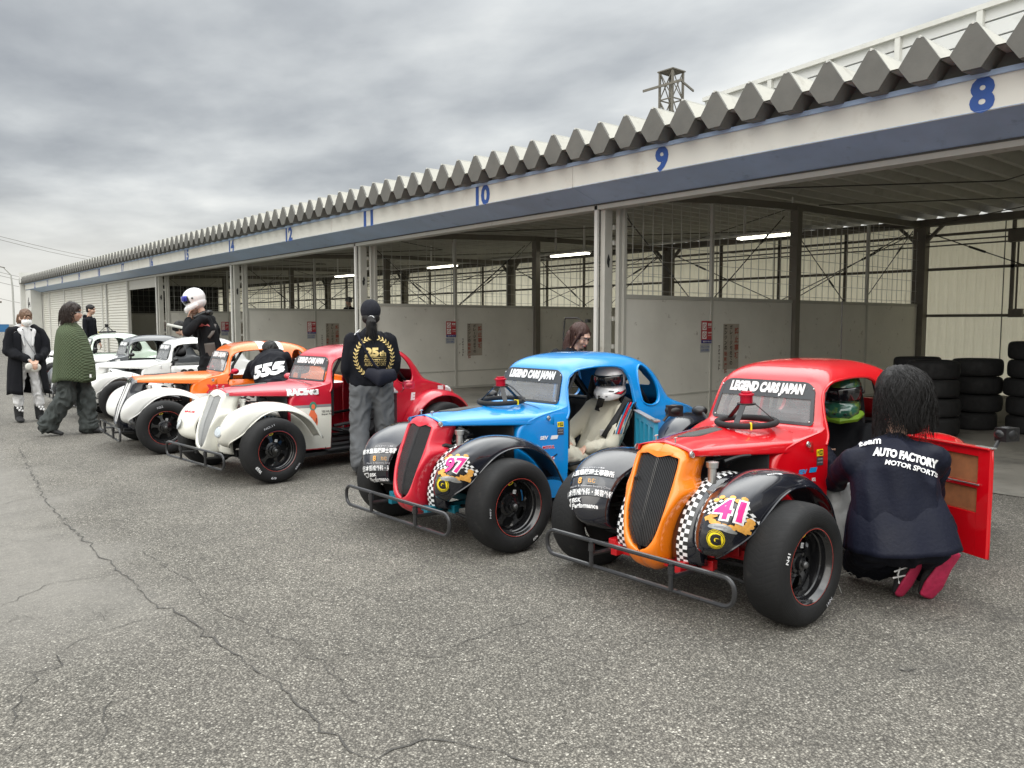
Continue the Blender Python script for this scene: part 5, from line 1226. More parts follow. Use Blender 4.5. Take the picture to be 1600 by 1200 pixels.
def hair_mat(name, col, rough=.42):
    m = mat(name, col, rough, var=.35, vscale=4, spec=.4); t = m.node_tree; b = t.nodes['Principled BSDF']; c = t.nodes.new('ShaderNodeTexCoord'); mp_ = t.nodes.new('ShaderNodeMapping'); mp_.inputs['Scale'].default_value = (90, 90, 7); t.links.new(c.outputs['Object'], mp_.inputs[0])
    n = t.nodes.new('ShaderNodeTexNoise'); n.inputs['Scale'].default_value = 1.5; n.inputs['Detail'].default_value = 4; t.links.new(mp_.outputs[0], n.inputs['Vector']); bp = t.nodes.new('ShaderNodeBump'); bp.inputs['Strength'].default_value = .9; bp.inputs['Distance'].default_value = .01
    t.links.new(n.outputs[0], bp.inputs['Height']); t.links.new(bp.outputs[0], b.inputs['Normal']); return m
M_skin = mat('skin', (.52, .32, .235), .5, var=.06, vscale=12); M_skin.node_tree.nodes['Principled BSDF'].inputs['Subsurface Weight'].default_value = .12; M_skin.node_tree.nodes['Principled BSDF'].inputs['Subsurface Radius'].default_value = (.02, .008, .004)
M_eye = mat('dark eye', (.02, .015, .012), .3); M_hairb = hair_mat('black hair', (.006, .005, .0048), .5); M_hairbr = hair_mat('auburn hair', (.040, .015, .010)); M_hairlt = hair_mat('light brown hair', (.13, .075, .045)); M_hairdk = hair_mat('dark brown hair', (.028, .018, .014)); M_lips = mat('lips', (.42, .12, .11), .4)
def cloth(name, c, rough=.85, var=.1, bscale=120, bump=.25): return mat(name, c, rough, var=var, vscale=5, bump=bump, bscale=bscale, spec=.2)
C_navy = cloth('dark navy nylon', (.0065, .008, .018), .6, bscale=60); C_blk = cloth('black cotton', (.006, .0065, .010)); C_jean = cloth('grey washed denim', (.12, .125, .132), var=.14); C_dkj = cloth('near black trousers', (.008, .009, .014)); C_coat = cloth('black long coat', (.007, .0075, .010)); C_whitec = cloth('white cotton', (.62, .62, .62)); C_green = cloth('olive quilt', (.075, .10, .055), var=.15); C_grn = cloth('grey green trousers', (.055, .062, .06), var=.15)
C_cream = cloth('cream race suit', (.52, .49, .40), .8, var=.06); C_suit = cloth('black race suit', (.007, .0075, .009)); C_greyp = cloth('grey suit panel', (.12, .11, .10)); C_ltg = cloth('pale grey trousers', (.40, .41, .41), var=.1)
M_helm = mat('white helmet shell', (.74, .74, .74), .25, coat=.8, var=.02); M_visor = mat('dark visor', (.01, .01, .012), .08, coat=1); M_bvis = mat('blue mirror visor', (.03, .04, .45), .08, metal=.7, coat=1); M_boot = mat('black suede boot', (.012, .012, .013), .9, bump=.3, bscale=200); M_sole = mat('crimson rubber sole', srgb(165, 28, 68), .7, var=.15, vscale=25, bump=.5, bscale=45)

def human(name, label, base, J, top=None, low=None, voxel=.011, hd=None, hs=1.0, hup=(0, 0, 1), hands=True, topv=.010, tf=.012, lf=.012, top_w=(.165, .195), sl=.058, top_hem=None, leg_r=(.095, .07, .055), seed=1, depth=.115, topname='jacket', lowname='trousers', curl=.6, hn=None, handvox=None):
    """J: head, neck, chest, pelvis, sl/sr shoulders, el/er elbows, wl/wr wrists, hl/hr hips, kl/kr knees, al/ar ankles"""
    root = empty('person', base, label=label, cat='person'); J = {k: Vector(v) for k, v in J.items()}
    side = (J['sl']-J['sr']).normalized(); m = MB(); B = basis(hd, hup)
    head_prims(m, J['head'], B, hs); cap(m, J['neck'], .052*hs, J['head']+B @ Vector((-.02, 0, -.05)), .048*hs)
    sw = (J['sl']-J['sr']).length/2
    etube(m, [J['pelvis'], J['pelvis'].lerp(J['chest'], .5), J['chest'], J['neck'].lerp(J['chest'], .25)], [(.13, .08), (.11, .07), (.135, .08), (sw*.5, .045)], side)
    for s_, S in (('l', 1), ('r', -1)):
        cap(m, J['s'+s_]-Vector((0, 0, .02)), .036, J['e'+s_], .034); cap(m, J['e'+s_], .036, J['w'+s_], .025)
        if 'k'+s_ in J: cap(m, J['h'+s_], .075, J['k'+s_], .048); cap(m, J['k'+s_], .045, J['a'+s_], .032)
        if hands and 'w'+s_ in J:
            d = J['w'+s_]-J['e'+s_]; dd = J.get('hd'+s_, d); nn_ = J.get('hn'+s_, Vector((0, 0, -1)))
            hand(m, J['w'+s_], dd, nn_, S*J.get('side'+s_, Vector((1, 0, 0))).x, curl)
    body = blob(m, 'body', M_skin, root, voxel=voxel, smooth=2)
    out = {'root': root, 'B': B, 'J': J, 'side': side, 'body': body}
    if top:
        m = MB(); hem = J.get('hem', J['pelvis']); a, b = top_w
        etube(m, [hem, J['pelvis'].lerp(J['chest'], .35), J['chest'], J['chest'].lerp(J['neck'], .7), J['neck']], [(a, depth), (a*.97, depth*.98), (b*.93, depth*1.02), (sw*.9, depth*.75), (.065, .062)], side, caps=1)
        for s_ in 'lr':
            ss = J['s'+s_]; cap(m, J['chest'].lerp(J['neck'], .35).lerp(ss, .5), sl*1.25, ss, sl*1.08); cap(m, ss, sl*1.08, J['e'+s_], sl*.90); cap(m, J['e'+s_], sl*.90, J['e'+s_].lerp(J['w'+s_], .9), sl*.72)
            rr = random.Random(seed+ord(s_))
            for _ in range(3): t = rr.uniform(.2, .95); p = J['e'+s_].lerp(J['w'+s_], t*.9); m.ball(p, Vector((sl*.86, sl*.86, sl*.45)), 10, 6)
        out['top'] = blob(m, topname, top, root, voxel=topv, smooth=3, fold=tf, seed=seed)
    if low:
        m = MB(); r0, r1, r2 = leg_r
        etube(m, [J['pelvis']+Vector((0, 0, .06)), J['pelvis']-Vector((0, 0, .04))], [(.15, .105), (.165, .115)], side)
        for s_ in 'lr':
            if 'k'+s_ not in J: continue
            etube(m, [J['h'+s_], J['h'+s_].lerp(J['k'+s_], .5), J['k'+s_], J['k'+s_].lerp(J['a'+s_], .5), J['a'+s_]], [(r0, r0), (r0*.9, r0*.92), (r1, r1), (r1*.92, r1*.95), (r2, r2)], side, caps=1)
        out['low'] = blob(m, lowname, low, root, voxel=.012, smooth=3, fold=lf, seed=seed+5, fstretch=(1, 1, .8), fscale=9)
    return out
def shoe(root, heel, toe, mt, sole=None, w=.043, h=.06, nm='shoe', up=(0, 0, 1)):
    heel, toe, up = Vector(heel), Vector(toe), Vector(up); d = (toe-heel).normalized(); s = up.cross(d); m = MB()
    etube(m, [heel+up*.045, heel.lerp(toe, .35)+up*.048, heel.lerp(toe, .75)+up*.034, toe+up*.028], [(w*.8, .042), (w*.85, .046), (w, .03), (w*.72, .022)], s)
    cap(m, heel+d*.035+up*.05, w*.85, heel+d*.04+up*(h+.05), w*.82)
    o = blob(m, nm, mt, root, voxel=.007, smooth=2)
    if sole:
        m = MB(); etube(m, [heel-d*.01+up*.008, heel.lerp(toe, .3)+up*.008, heel.lerp(toe, .75)+up*.008, toe+d*.005+up*.012], [(w*.86, .016), (w*.80, .014), (w*1.06, .016), (w*.8, .014)], s)
        so_ = blob(m, 'sole', sole, root, voxel=.006, smooth=1); so_.name = 'sole'
    return o
def helmet(root, c, B, shell=None, visor=None, s=1.0, visor_up=False, trim=None):
    base = root.location; P = lambda f, l, u: Vector(c)+B @ (Vector((f, l, u))*s); m = MB()
    ell(m, P(-.01, 0, .028), Vector((.142, .122, .128))*s, B, 28, 18); ell(m, P(-.012, 0, -.045), Vector((.125, .113, .085))*s, B, 24, 12)
    ell(m, P(.04, 0, -.062), Vector((.095, .092, .052))*s, B, 20, 10); etube(m, [P(-.02, .095, -.07), P(.07, .082, -.082), P(.122, .045, -.088), P(.138, 0, -.090), P(.122, -.045, -.088), P(.07, -.082, -.082), P(-.02, -.095, -.07)], [(.038*s, .026*s)]*7, B @ Vector((0, 0, 1)))
    h = blob(m, 'helmet', shell or M_helm, root, voxel=.0075*s, smooth=3)
    def patch(a0, a1, e0, e1, k, dz=0.0, rot=0.0):
        rows = []
        for i in range(17):
            az_ = R(a0+(a1-a0)*i/16); row = []
            for j in range(7):
                t = j/6; el_ = R(e0+(e1-e0)*t); p = Vector((.142*k*math.cos(az_)*math.cos(el_), .122*k*math.sin(az_)*math.cos(el_), .128*k*math.sin(el_)))
                if rot: p = Matrix.Rotation(-rot, 3, 'Y') @ p
                row.append(tuple(Vector(c)-base+B @ ((p+Vector((-.01, 0, .028+dz)))*s)))
            rows.append(row)
        return rows
    q = MB(); q.grid(patch(-72, 72, -24, 16, 1.035)); v = q.build('visor_opening', M_visor, root, smooth=True, solid=.004)
    if visor_up: q = MB(); q.grid(patch(-66, 66, -16, 12, 1.10, rot=R(26) if visor_up is True else visor_up)); q.build('visor', visor or M_visor, root, smooth=True, solid=.003)
    q = MB()
    for k in (1, -1): q.ball(P(-.01, k*.125, .02)-base, .013*s, 12, 8); q.ball(P(.06, k*.118, .05)-base, .007*s, 8, 6)
    for k in (-.03, 0, .03): q.ball(P(.156, k, -.088)-base, Vector((.006, .010, .004))*s, 8, 5, B)
    q.build('helmet_fittings', M_black, root, smooth=True); return h

def onto(bv, root, px, py, Z, lift=.012):
    o = CP-root.location; d = ray(px, py).normalized(); h = bv.ray_cast(o, d)
    return (h[0]-d*lift) if h[0] else at(px, py, Z)-root.location
# --- kneeling mechanic by the red car
Zt = 3.95
fwd = Vector((.35, .94, 0)).normalized(); 
J = dict(head=at(1402, 617, 4.12), neck=at(1399, 684, 4.05), chest=at(1395, 735, 4.02), pelvis=at(1412, 838, 3.95), sl=at(1338, 722, 4.06), sr=at(1462, 716, 3.98), el=at(1302, 752, 4.36), er=at(1452, 775, 4.30), wl=at(1286, 705, 4.68), wr=at(1400, 770, 4.55),
         hl=at(1370, 845, 3.98), hr=at(1450, 845, 3.92), kl=at(1345, 868, 4.32)*1.0, kr=at(1440, 862, 4.32), al=at(1398, 880, 4.16), ar=at(1450, 876, 4.14), hem=at(1414, 838, 3.96))
for k in ('kl', 'kr'): J[k].z = .10
for k in ('al', 'ar'): J[k].z = .13
tech = human('person', 'person kneeling beside the red car in a navy team jacket with loose black hair', (4.3, 1.95, 0), J, top=C_navy, low=C_dkj, hd=(-.25, .95, -.28), hs=.98, top_w=(.235, .222), sl=.072, depth=.155, tf=.013, leg_r=(.115, .095, .05), seed=3, hands=True, curl=.9)
# jacket skirt falling wide over the hips
m = MB(); b_ = tech['root'].location; rows = []; sd_ = tech['side']; dn = Vector((0, 0, -1)); fr_ = sd_.cross(Vector((0, 0, 1)))
for i in range(14):
    t = i/13; c = J['pelvis'].lerp(J['chest'], .75)*(1-t)+Vector((J['pelvis'].x, J['pelvis'].y, .285))*t-b_; row = []
    for j in range(49):
        a = 2*math.pi*j/48; w = smooth_tab([(0, .19), (.45, .238), (1, .268)], t); d = smooth_tab([(0, .12), (.45, .162), (1, .20)], t); rip = 1+.035*t*math.sin(a*5+1)+.02*t*math.sin(a*11)
        row.append(tuple(c+sd_*w*math.cos(a)*rip+fr_*d*math.sin(a)*rip))
    rows.append(row)
m.grid(rows); m.build('jacket_skirt', C_navy, tech['root'], smooth=True, solid=.006)
# hair
m = MB(); B = basis((-.25, .95, -.2)); hc = J['head']
ell(m, hc+B @ Vector((-.025, 0, .03)), (.125, .125, .125), B); ell(m, hc+B @ Vector((-.05, 0, -.06)), (.105, .128, .12), B); ell(m, hc+B @ Vector((-.045, .01, -.12)), (.080, .105, .09), B)
hb = blob(m, 'hair', M_hairb, tech['root'], voxel=.011, smooth=3, fold=.008, fscale=14)
m = MB(); hair_strands(m, hc+B @ Vector((-.03, 0, .02)), B, (.128, .132, .13), 900, .28, 3, az=(30, 330), flare=.016, w=.0020, wav=.016); hair_strands(m, hc+B @ Vector((-.03, 0, .02)), B, (.13, .136, .135), 260, .30, 5, az=(60, 300), flare=.035, w=.0015, wav=.035)
finish(m, 'hair_strands', M_hairb, tech['root'])
tb = bvh_obj(tech['top']); bo_ = J['chest']+Vector((0, 0, .02))-b_; nback = (CP-J['chest']); nback.z = .9*nback.length*.45; nback.normalize(); ux = Vector((0, 0, 1)).cross(nback).normalized()*1.0; uy = nback.cross(ux)
ro = R(-6); ux, uy = ux*math.cos(ro)+uy*math.sin(ro), uy*math.cos(ro)-ux*math.sin(ro)
wrap_decal([(*moved(fit_text('team', .105, .036, .03, shear=.1), -.17, .062, R(14)), 0), (*moved(fit_text('AUTO FACTORY', .29, .048, .06), .0, .012), 0), (*moved(fit_text('MOTOR SPORTS', .235, .026, .03, shear=.1), .035, -.040), 0)],
           bo_+ux*.05+uy*.022, ux, uy, tb, 'jacket_lettering', [M_dwht], tech['root'], lift=.007, ml=.015, planar=True)
for (kb, hy, tx, ty, Zs) in ((.85, 872, 1410, 918, 3.86), (.40, 868, 1452, 912, 3.84)):
    toe = at(tx, ty, Zs+.16); toe.z = .025; heel = toe+Vector((.06, -.085, .215)); dd_ = (toe-heel).normalized(); upv = FW-RT*kb; upv = (upv-dd_*upv.dot(dd_)).normalized()
    shoe(tech['root'], heel, toe, M_boot, M_sole, w=.062, h=.03, up=upv)
q = MB(); base = tech['root'].location
ub = [o for o in tech['root'].children if o.name.startswith('shoe')][0]; sbv = bvh_obj(ub)
for P in (((1416, 866), (1408, 882), (1403, 898), (1405, 912)), ((1398, 893), (1418, 886)), ((1396, 903), (1415, 899))):
    pts = [onto(sbv, tech['root'], x, y, 3.9, .002) for x, y in P]; q.tube(pts, .0042, 5)
q.build('shoe_stripe', M_dwht, ub)

# --- driver seated in the blue car
def cw(car, u, v, z): return wl(car, u, v, z)
def driver(car, label, suit, turn=.35, helm=None, head=(-1.385, .22, .945), legs=None, hmat=None, suit_top=None):
    c = lambda u, v, z: cw(car, u, v, z); R3 = car['root'].matrix_basis.to_3x3()
    J = dict(head=c(*head), neck=c(-1.45, .19, .81), chest=c(-1.43, .18, .65), pelvis=c(-1.26, .16, .36), sl=c(-1.40, .345, .725), sr=c(-1.44, -.0, .735), el=c(-1.22, .375, .50), er=c(-1.18, -.05, .51), wl=c(-1.02, .31, .49), wr=c(-.99, .18, .50),
             hl=c(-1.17, .22, .33), hr=c(-1.17, .04, .33), kl=c(-.80, .30, .47), kr=c(-.78, .02, .47), al=c(-.55, .20, .25), ar=c(-.52, .05, .25))
    if legs: J.update({k: c(*v) for k, v in legs.items()})
    J['hnl'] = R3 @ Vector((-.1, 0, -1)); J['hnr'] = R3 @ Vector((-.1, 0, -1)); J['sidel'] = Vector((-1, 0, 0)); J['sider'] = Vector((-1, 0, 0)); J['hdl'] = R3 @ Vector((.75, -.45, -.35)); J['hdr'] = R3 @ Vector((.8, .35, -.4))
    h = human('person', label, c(-1.2, .1, 0), J, top=suit_top or suit, low=suit, voxel=.0065, hd=R3 @ Vector((1, turn, -.12)), top_w=(.185, .205), sl=.064, depth=.125, tf=.009, lf=.009, leg_r=(.10, .08, .06), seed=7, topname='suit_top', lowname='suit_legs', curl=.45)
    helmet(h['root'], J['head']+Vector((0, 0, .01)), basis(R3 @ Vector((1, turn, -.12))), shell=hmat)
    return h, J, R3
dr1, J, R3 = driver(blue, 'person in a cream race suit and white helmet seated in the blue car', C_cream)
b_ = dr1['root'].location; bv = bvh_obj(dr1['top'])
def strap(P, w, mt, nm, root, bv=None, th=.004):
    q = MB(); P = [Vector(p) for p in P]; rows = []
    for i in range((len(P)-1)*4+1):
        p = Vector(crom([tuple(x) for x in P], i/4)); q_ = Vector(crom([tuple(x) for x in P], min(i/4+.05, len(P)-1))); d = (q_-p)
        if d.length < 1e-6: d = p-Vector(crom([tuple(x) for x in P], i/4-.05))
        tocam = (CP-root.location-p).normalized(); s_ = d.normalized().cross(tocam).normalized(); rows.append([tuple(p-s_*w/2), tuple(p+tocam*th), tuple(p+s_*w/2)])
    q.grid(rows); return q.build(nm, mt, root, smooth=True, solid=.003)
S1 = [onto(bv, dr1['root'], x, y, 5.9) for x, y in ((982, 622), (969, 645), (954, 668), (944, 684))]
strap(S1, .055, M_matb, 'harness_strap', dr1['root']); S2 = [onto(bv, dr1['root'], x, y, 5.9) for x, y in ((940, 622), (936, 635), (934, 642))]; strap(S2, .05, M_matb, 'harness_strap', dr1['root'])
strap([onto(bv, dr1['root'], x, y, 5.9, .014) for x, y in ((984, 612), (972, 634))], .028, M_dyel2, 'harness_label', dr1['root']) if 0 else None
for k, mt in ((-7, 'k'), (-3.5, 't'), (0, 'r'), (4, 't'), (8, 'k')):
    strap([onto(bv, dr1['root'], x+k, y, 5.9, .006) for x, y in ((986, 628), (974, 655), (966, 678))], .009 if mt != 'r' else .016, {'k': M_dblk, 't': M_cyd, 'r': M_dred}[mt], 'suit_stripe', dr1['root'])
q = MB(); q.obox(onto(bv, dr1['root'], 941, 676, 5.9, .02), RT, UP, FW, .018, .022, .006); q.build('buckle', M_alu, dr1['root'], bevel=.002)
hbv = bvh_obj([o for o in dr1['root'].children if o.name.startswith('helmet') and 'fit' not in o.name][0])
p = onto(hbv, dr1['root'], 970, 613, 5.9, .0)
wrap_decal([([(-.06, -.01), (-.02, .008), (.0, .0), (.03, .02), (.055, .03), (.03, .0), (.0, -.018), (-.03, -.014)], [(0, 1, 2, 3, 4, 5, 6, 7)], 0), ([(-.045, -.008), (-.01, .002), (.03, .014), (.0, -.012)], [(0, 1, 2, 3)], 1), (*moved(rectp(-.02, .02, -.003, .003), -.075, .004), 0)], p, RT, UP, hbv, 'helmet_flames', [M_dblk, M_dred], dr1['root'], lift=.003)
# --- driver of the red car, knee out of the door opening
M_ghelm = mat('green black helmet', (.02, .09, .06), .2, coat=.8, var=.5, vscale=12, dirt=((.09, .16, .03), 9, .52, .06))
dr2, J2, _ = driver(red, 'person in a green and black helmet seated inside the red car', C_ltg, turn=.5, hmat=M_ghelm, suit_top=C_suit, head=(-1.28, .20, .955), legs={'kl': (-.86, .40, .47), 'al': (-.86, .42, .17), 'wl': (-1.0, .16, .5)})
q = MB(); B = basis(red['root'].matrix_basis.to_3x3() @ Vector((1, .5, -.12))); c = J2['head']-dr2['root'].location
q.tube([c+B @ Vector((.02, .118, -.10)), c+B @ Vector((.09, .085, -.115)), c+B @ Vector((.145, 0, -.12)), c+B @ Vector((.09, -.085, -.115))], .022, 8); q.build('helmet_trim', mat('lime trim', srgb(105, 140, 35), .4), dr2['root'], smooth=True)

# --- woman with the laurel print, seen from behind
Zw = 7.25; face = Vector((math.cos(R(63)), math.sin(R(63)), 0)); lf_ = Vector((-face.y, face.x, 0)); O = Vector((3.66, 6.42, 0))
def W(f, l, z, O=O, F_=face, L_=lf_): return O+F_*f+L_*l+Vector((0, 0, z))
J = dict(head=W(.02, 0, 1.475), neck=W(-.01, 0, 1.335), chest=W(-.02, 0, 1.13), pelvis=W(0, 0, .86), sl=W(-.01, .165, 1.235), sr=W(-.01, -.165, 1.235), el=W(-.01, .215, .98), er=W(-.01, -.215, .98), wl=W(.15, .175, .86), wr=W(.16, -.175, .86),
         hl=W(0, .09, .84), hr=W(0, -.09, .84), kl=W(.02, .115, .46), kr=W(.08, -.12, .46), al=W(-.02, .12, .08), ar=W(.10, -.15, .08), hem=W(0, 0, .84))
w25 = human('person', 'person seen from behind in a black sweatshirt with a gold laurel print and grey jeans', (O.x, O.y, 0), J, top=C_blk, low=C_jean, hd=face, hs=.97, top_w=(.205, .225), sl=.070, depth=.14, tf=.012, lf=.009, leg_r=(.112, .095, .082), seed=11, topname='sweatshirt', lowname='jeans', curl=.5)
shoe(w25['root'], W(-.06, .12, 0), W(.17, .13, 0), M_matb, None, w=.045, h=.03); shoe(w25['root'], W(.05, -.15, 0), W(.28, -.18, 0), M_matb, None, w=.045, h=.03)
m = MB(); B = basis(face); hc = J['head']; ell(m, hc+B @ Vector((-.012, 0, .035)), (.112, .094, .105), B); blob(m, 'cap', cloth('black cap', (.017, .018, .024), bump=.5, bscale=250), w25['root'], voxel=.009, smooth=3)
m = MB(); etube(m, [hc+B @ Vector((.08, 0, .045)), hc+B @ Vector((.16, 0, .02))], [(.075, .008), (.06, .006)], lf_); blob(m, 'cap_brim', C_blk, w25['root'], voxel=.007, smooth=1)
m = MB(); etube(m, [hc+B @ Vector((-.095, 0, -.03)), hc+B @ Vector((-.135, .0, -.07)), hc+B @ Vector((-.13, .005, -.16)), hc+B @ Vector((-.12, .01, -.26)), hc+B @ Vector((-.12, .015, -.31))], [(.03, .026), (.045, .035), (.05, .03), (.04, .022), (.018, .01)], lf_)
ell(m, hc+B @ Vector((-.045, 0, -.035)), (.07, .082, .06), B); blob(m, 'ponytail', M_hairb, w25['root'], voxel=.008, smooth=2, fold=.004, fscale=20)
m = MB(); hair_strands(m, hc+B @ Vector((-.125, 0, -.07)), B, (.03, .046, .02), 60, .27, 8, flare=-.03, w=.003, wav=.01); finish(m, 'hair_strands', M_hairb, w25['root'])
m = MB(); c = hc+B @ Vector((-.112, 0, -.042)); m.tube([c+B @ Vector((0, .026*math.cos(a), .022*math.sin(a)+.004)) for a in [i*.628 for i in range(10)]], .006, 6, closed=True); finish(m, 'hair_tie', M_dwht, w25['root'])
tb = bvh_obj(w25['top']); b_ = w25['root'].location; ux = -lf_; uy = Vector((0, 0, 1))
def leaf(L_=.034, w=.011): return [(0, 0), (L_*.35, w*.5), (L_*.7, w*.42), (L_, 0), (L_*.7, -w*.42), (L_*.35, -w*.5)], [(0, 1, 2, 3, 4, 5)]
parts = []
for k in (1, -1):
    for i in range(15):
        a = R(-80+150*i/14); rx, ry = .165, .175; x, y = k*rx*math.cos(a), ry*math.sin(a); tdir = math.atan2(ry*math.cos(a), -k*rx*math.sin(a))
        for s in (.7, -.7): parts.append((*moved(leaf(), x, y, tdir+s*1.0), 0))
    for i in range(18):
        a = R(-86+160*i/17); a2 = R(-86+160*(i+1)/17); x, y, x2, y2 = k*.165*math.cos(a), .175*math.sin(a), k*.165*math.cos(a2), .175*math.sin(a2)
        if i < 17: parts.append((*moved(rectp(0, math.hypot(x2-x, y2-y), -.0018, .0018), x, y, math.atan2(y2-y, x2-x)), 0))
star = [(r*math.cos(R(90+36*i)), r*math.sin(R(90+36*i))) for i, r in enumerate([.022, .009]*5)]
parts += [(*moved(fit_text('25', .125, .082, .07), -.022, .045), 0), (*moved(fit_text('th', .062, .05, .05), .075, .032), 0), (*rectp(-.09, .11, -.004, -.0005), 0), (*moved(fit_text('Anniversary', .20, .026, .03), .008, -.022), 0), (*rectp(-.09, .11, -.042, -.0385), 0), (*moved(fit_text('AUTO FACTORY', .19, .03, .0), .01, -.064), 0), (*moved((star, [tuple(range(10))]), 0, -.12), 0)]
M_goldp = mat('gold print', srgb(215, 190, 125), .5, metal=.2, var=.15, vscale=60)
wrap_decal(parts, W(-.16, -.02, 1.09)-b_, ux, uy, tb, 'back_print', [M_goldp], w25['root'], lift=.009, ml=.018, planar=True)
# cross body bag with strap
m = MB(); etube(m, [W(-.14, -.19, .93), W(-.165, -.06, .90), W(-.15, .05, .955)], [(.06, .03), (.085, .045), (.05, .02)], (0, 0, 1)); blob(m, 'bag', cloth('black nylon bag', (.012, .013, .022), .55), w25['root'], voxel=.011, smooth=3, fold=.004)
strap([p-b_ for p in (W(-.08, .13, 1.31), W(-.165, .07, 1.18), W(-.175, .0, 1.05), W(-.175, -.06, .98))], .022, C_navy, 'bag_strap', w25['root'])
q = MB(); q.tube([W(.02, .10, 1.335)-b_, W(-.05, .12, 1.315)-b_, W(-.07, .15, 1.29)-b_], .006, 5); q.build('collar_line', M_dwht, w25['root'])

def mk(O, ang):
    f = Vector((math.cos(R(ang)), math.sin(R(ang)), 0)); l = Vector((-f.y, f.x, 0)); O = Vector(O)
    return (lambda a, b, z: O+f*a+l*b+Vector((0, 0, z))), f, l
# --- masked woman in the long coat
W1, f1, l1 = mk((1.90, 13.02, 0), -84)
J = dict(head=W1(.03, 0, 1.465), neck=W1(0, 0, 1.33), chest=W1(-.01, 0, 1.15), pelvis=W1(0, 0, .86), sl=W1(0, .185, 1.26), sr=W1(0, -.185, 1.26), el=W1(.05, .235, 1.0), er=W1(.05, -.235, 1.0), wl=W1(.21, .07, .87), wr=W1(.21, -.02, .87), hl=W1(0, .09, .84), hr=W1(0, -.09, .84),
         kl=W1(.03, .11, .47), kr=W1(.0, -.12, .47), al=W1(.03, .12, .24), ar=W1(.0, -.13, .24), hnl=Vector((0, 0, -1)), hnr=Vector((0, 0, -1)))
J['hdl'] = W1(.6, -.5, -.6)-W1(0, 0, 0); J['hdr'] = W1(.6, .5, -.6)-W1(0, 0, 0)
hd1 = W1(1, -.0, -.28)-W1(0, 0, 0)
p1 = human('person', 'person in a long black coat over white clothes wearing a white face mask', (1.90, 13.02, 0), J, top=C_whitec, low=C_whitec, voxel=.007, hd=hd1, hs=.97, top_w=(.16, .175), sl=.05, depth=.115, leg_r=(.095, .075, .065), seed=21, topname='hoodie')
r1_ = p1['root']; b1 = r1_.location; m = MB()
rows = []
for i in range(15):
    t = i/14; z = 1.31-.91*t; w = (.13, .205, .22, .215, .225, .235, .245)[min(6, int(t*6.99))]; w = smooth_tab([(0, .12), (.08, .205), (.3, .215), (.6, .24), (1, .265)], t); d = smooth_tab([(0, .085), (.1, .125), (.5, .15), (1, .18)], t); row = []
    a0, a1 = R(20-2*t+24*t*t), R(360-24)
    for j in range(45):
        a = a0+(a1-a0)*j/44; rip = 1+.035*t*math.sin(a*6)+.012*math.sin(a*13+t*9)
        row.append(W1(d*math.cos(a)*rip, w*math.sin(a)*rip, z+.012*math.sin(a*4)*t))
    rows.append(row)
m.grid([[tuple(Vector(p)-b1) for p in r] for r in rows]); m.build('coat', C_coat, r1_, smooth=True, solid=.012)
m = MB()
for s_, S in (('l', 1), ('r', -1)):
    cap(m, J['chest'].lerp(J['s'+s_], .6)+Vector((0, 0, .08)), .075, J['s'+s_], .078); cap(m, J['s'+s_], .08, J['e'+s_], .078); cap(m, J['e'+s_], .078, J['e'+s_].lerp(J['w'+s_], .82), .070)
blob(m, 'coat_sleeves', C_coat, r1_, voxel=.011, smooth=3, fold=.016, seed=3)
m = MB(); B = basis(hd1); c = J['head']
etube(m, [W1(-.09, 0, 1.30), W1(-.10, 0, 1.34), W1(-.10, 0, 1.36)], [(.12, .03), (.12, .045), (.09, .03)], l1); 
for s in (1, -1): cap(m, W1(-.06, s*.10, 1.33), .035, W1(.08, s*.08, 1.28), .030); cap(m, W1(.08, s*.08, 1.28), .030, W1(.115, s*.05, 1.08), .016)
blob(m, 'hood', C_whitec, r1_, voxel=.010, smooth=3, fold=.006)
m = MB(); ell(m, c+B @ Vector((-.018, 0, .036)), (.100, .083, .095), B); ell(m, c+B @ Vector((-.045, 0, -.02)), (.068, .079, .075), B); cap(m, c+B @ Vector((.075, .03, .062)), .018, c+B @ Vector((.084, .045, .028)), .010); cap(m, c+B @ Vector((.085, -.01, .068)), .018, c+B @ Vector((.094, -.02, .038)), .010)
etube(m, [c+B @ Vector((-.10, -.01, .02)), c+B @ Vector((-.15, -.03, -.01)), c+B @ Vector((-.155, -.04, -.09)), c+B @ Vector((-.14, -.04, -.15))], [(.025, .02), (.042, .035), (.042, .03), (.015, .01)], l1)
blob(m, 'hair', M_hairlt, r1_, voxel=.007, smooth=2, fold=.004, fscale=25)
m = MB(); ell(m, c+B @ Vector((.050, 0, -.046)), (.062, .066, .058), B); blob(m, 'face_mask', M_white, r1_, voxel=.006, smooth=2)
q = MB(); P = lambda *a: tuple(c-b1+B @ Vector(a))
for s in (1, -1): q.tube([P(.085, s*.045, -.03), P(.02, s*.078, -.01), P(-.01, s*.080, .0)], .002, 4)
q.build('mask_loops', M_white, r1_); face_parts(r1_, c, B, .97, brow=M_hairlt)
strap([x-b1 for x in (W1(.06, -.08, 1.30), W1(.125, -.03, 1.15), W1(.135, .05, 1.0), W1(.14, .11, .90))], .012, M_dgry, 'bag_strap', r1_)
for s, a in ((1, .03), (-1, 0)):
    shoe(r1_, W1(a-.07, s*.125, 0), W1(a+.15, s*.14, 0), M_boot, None, w=.052, h=.03, nm='boot')
    m = MB(); cap(m, W1(a-.02, s*.125, .07), .055, W1(a-.03, s*.125, .20), .062); blob(m, 'boot_shaft', M_boot, r1_, voxel=.009, smooth=2)
    q = MB(); c0 = W1(a+.035, s*.13, .17)-b1
    for dx, dz in ((0, 0), (-.02, .03), (.02, .028), (.035, -.01)): q.ball(c0+l1*dx+Vector((0, 0, dz)), (.016, .012, .018), 8, 6)
    q.build('boot_patch', M_dwht, r1_, smooth=True)
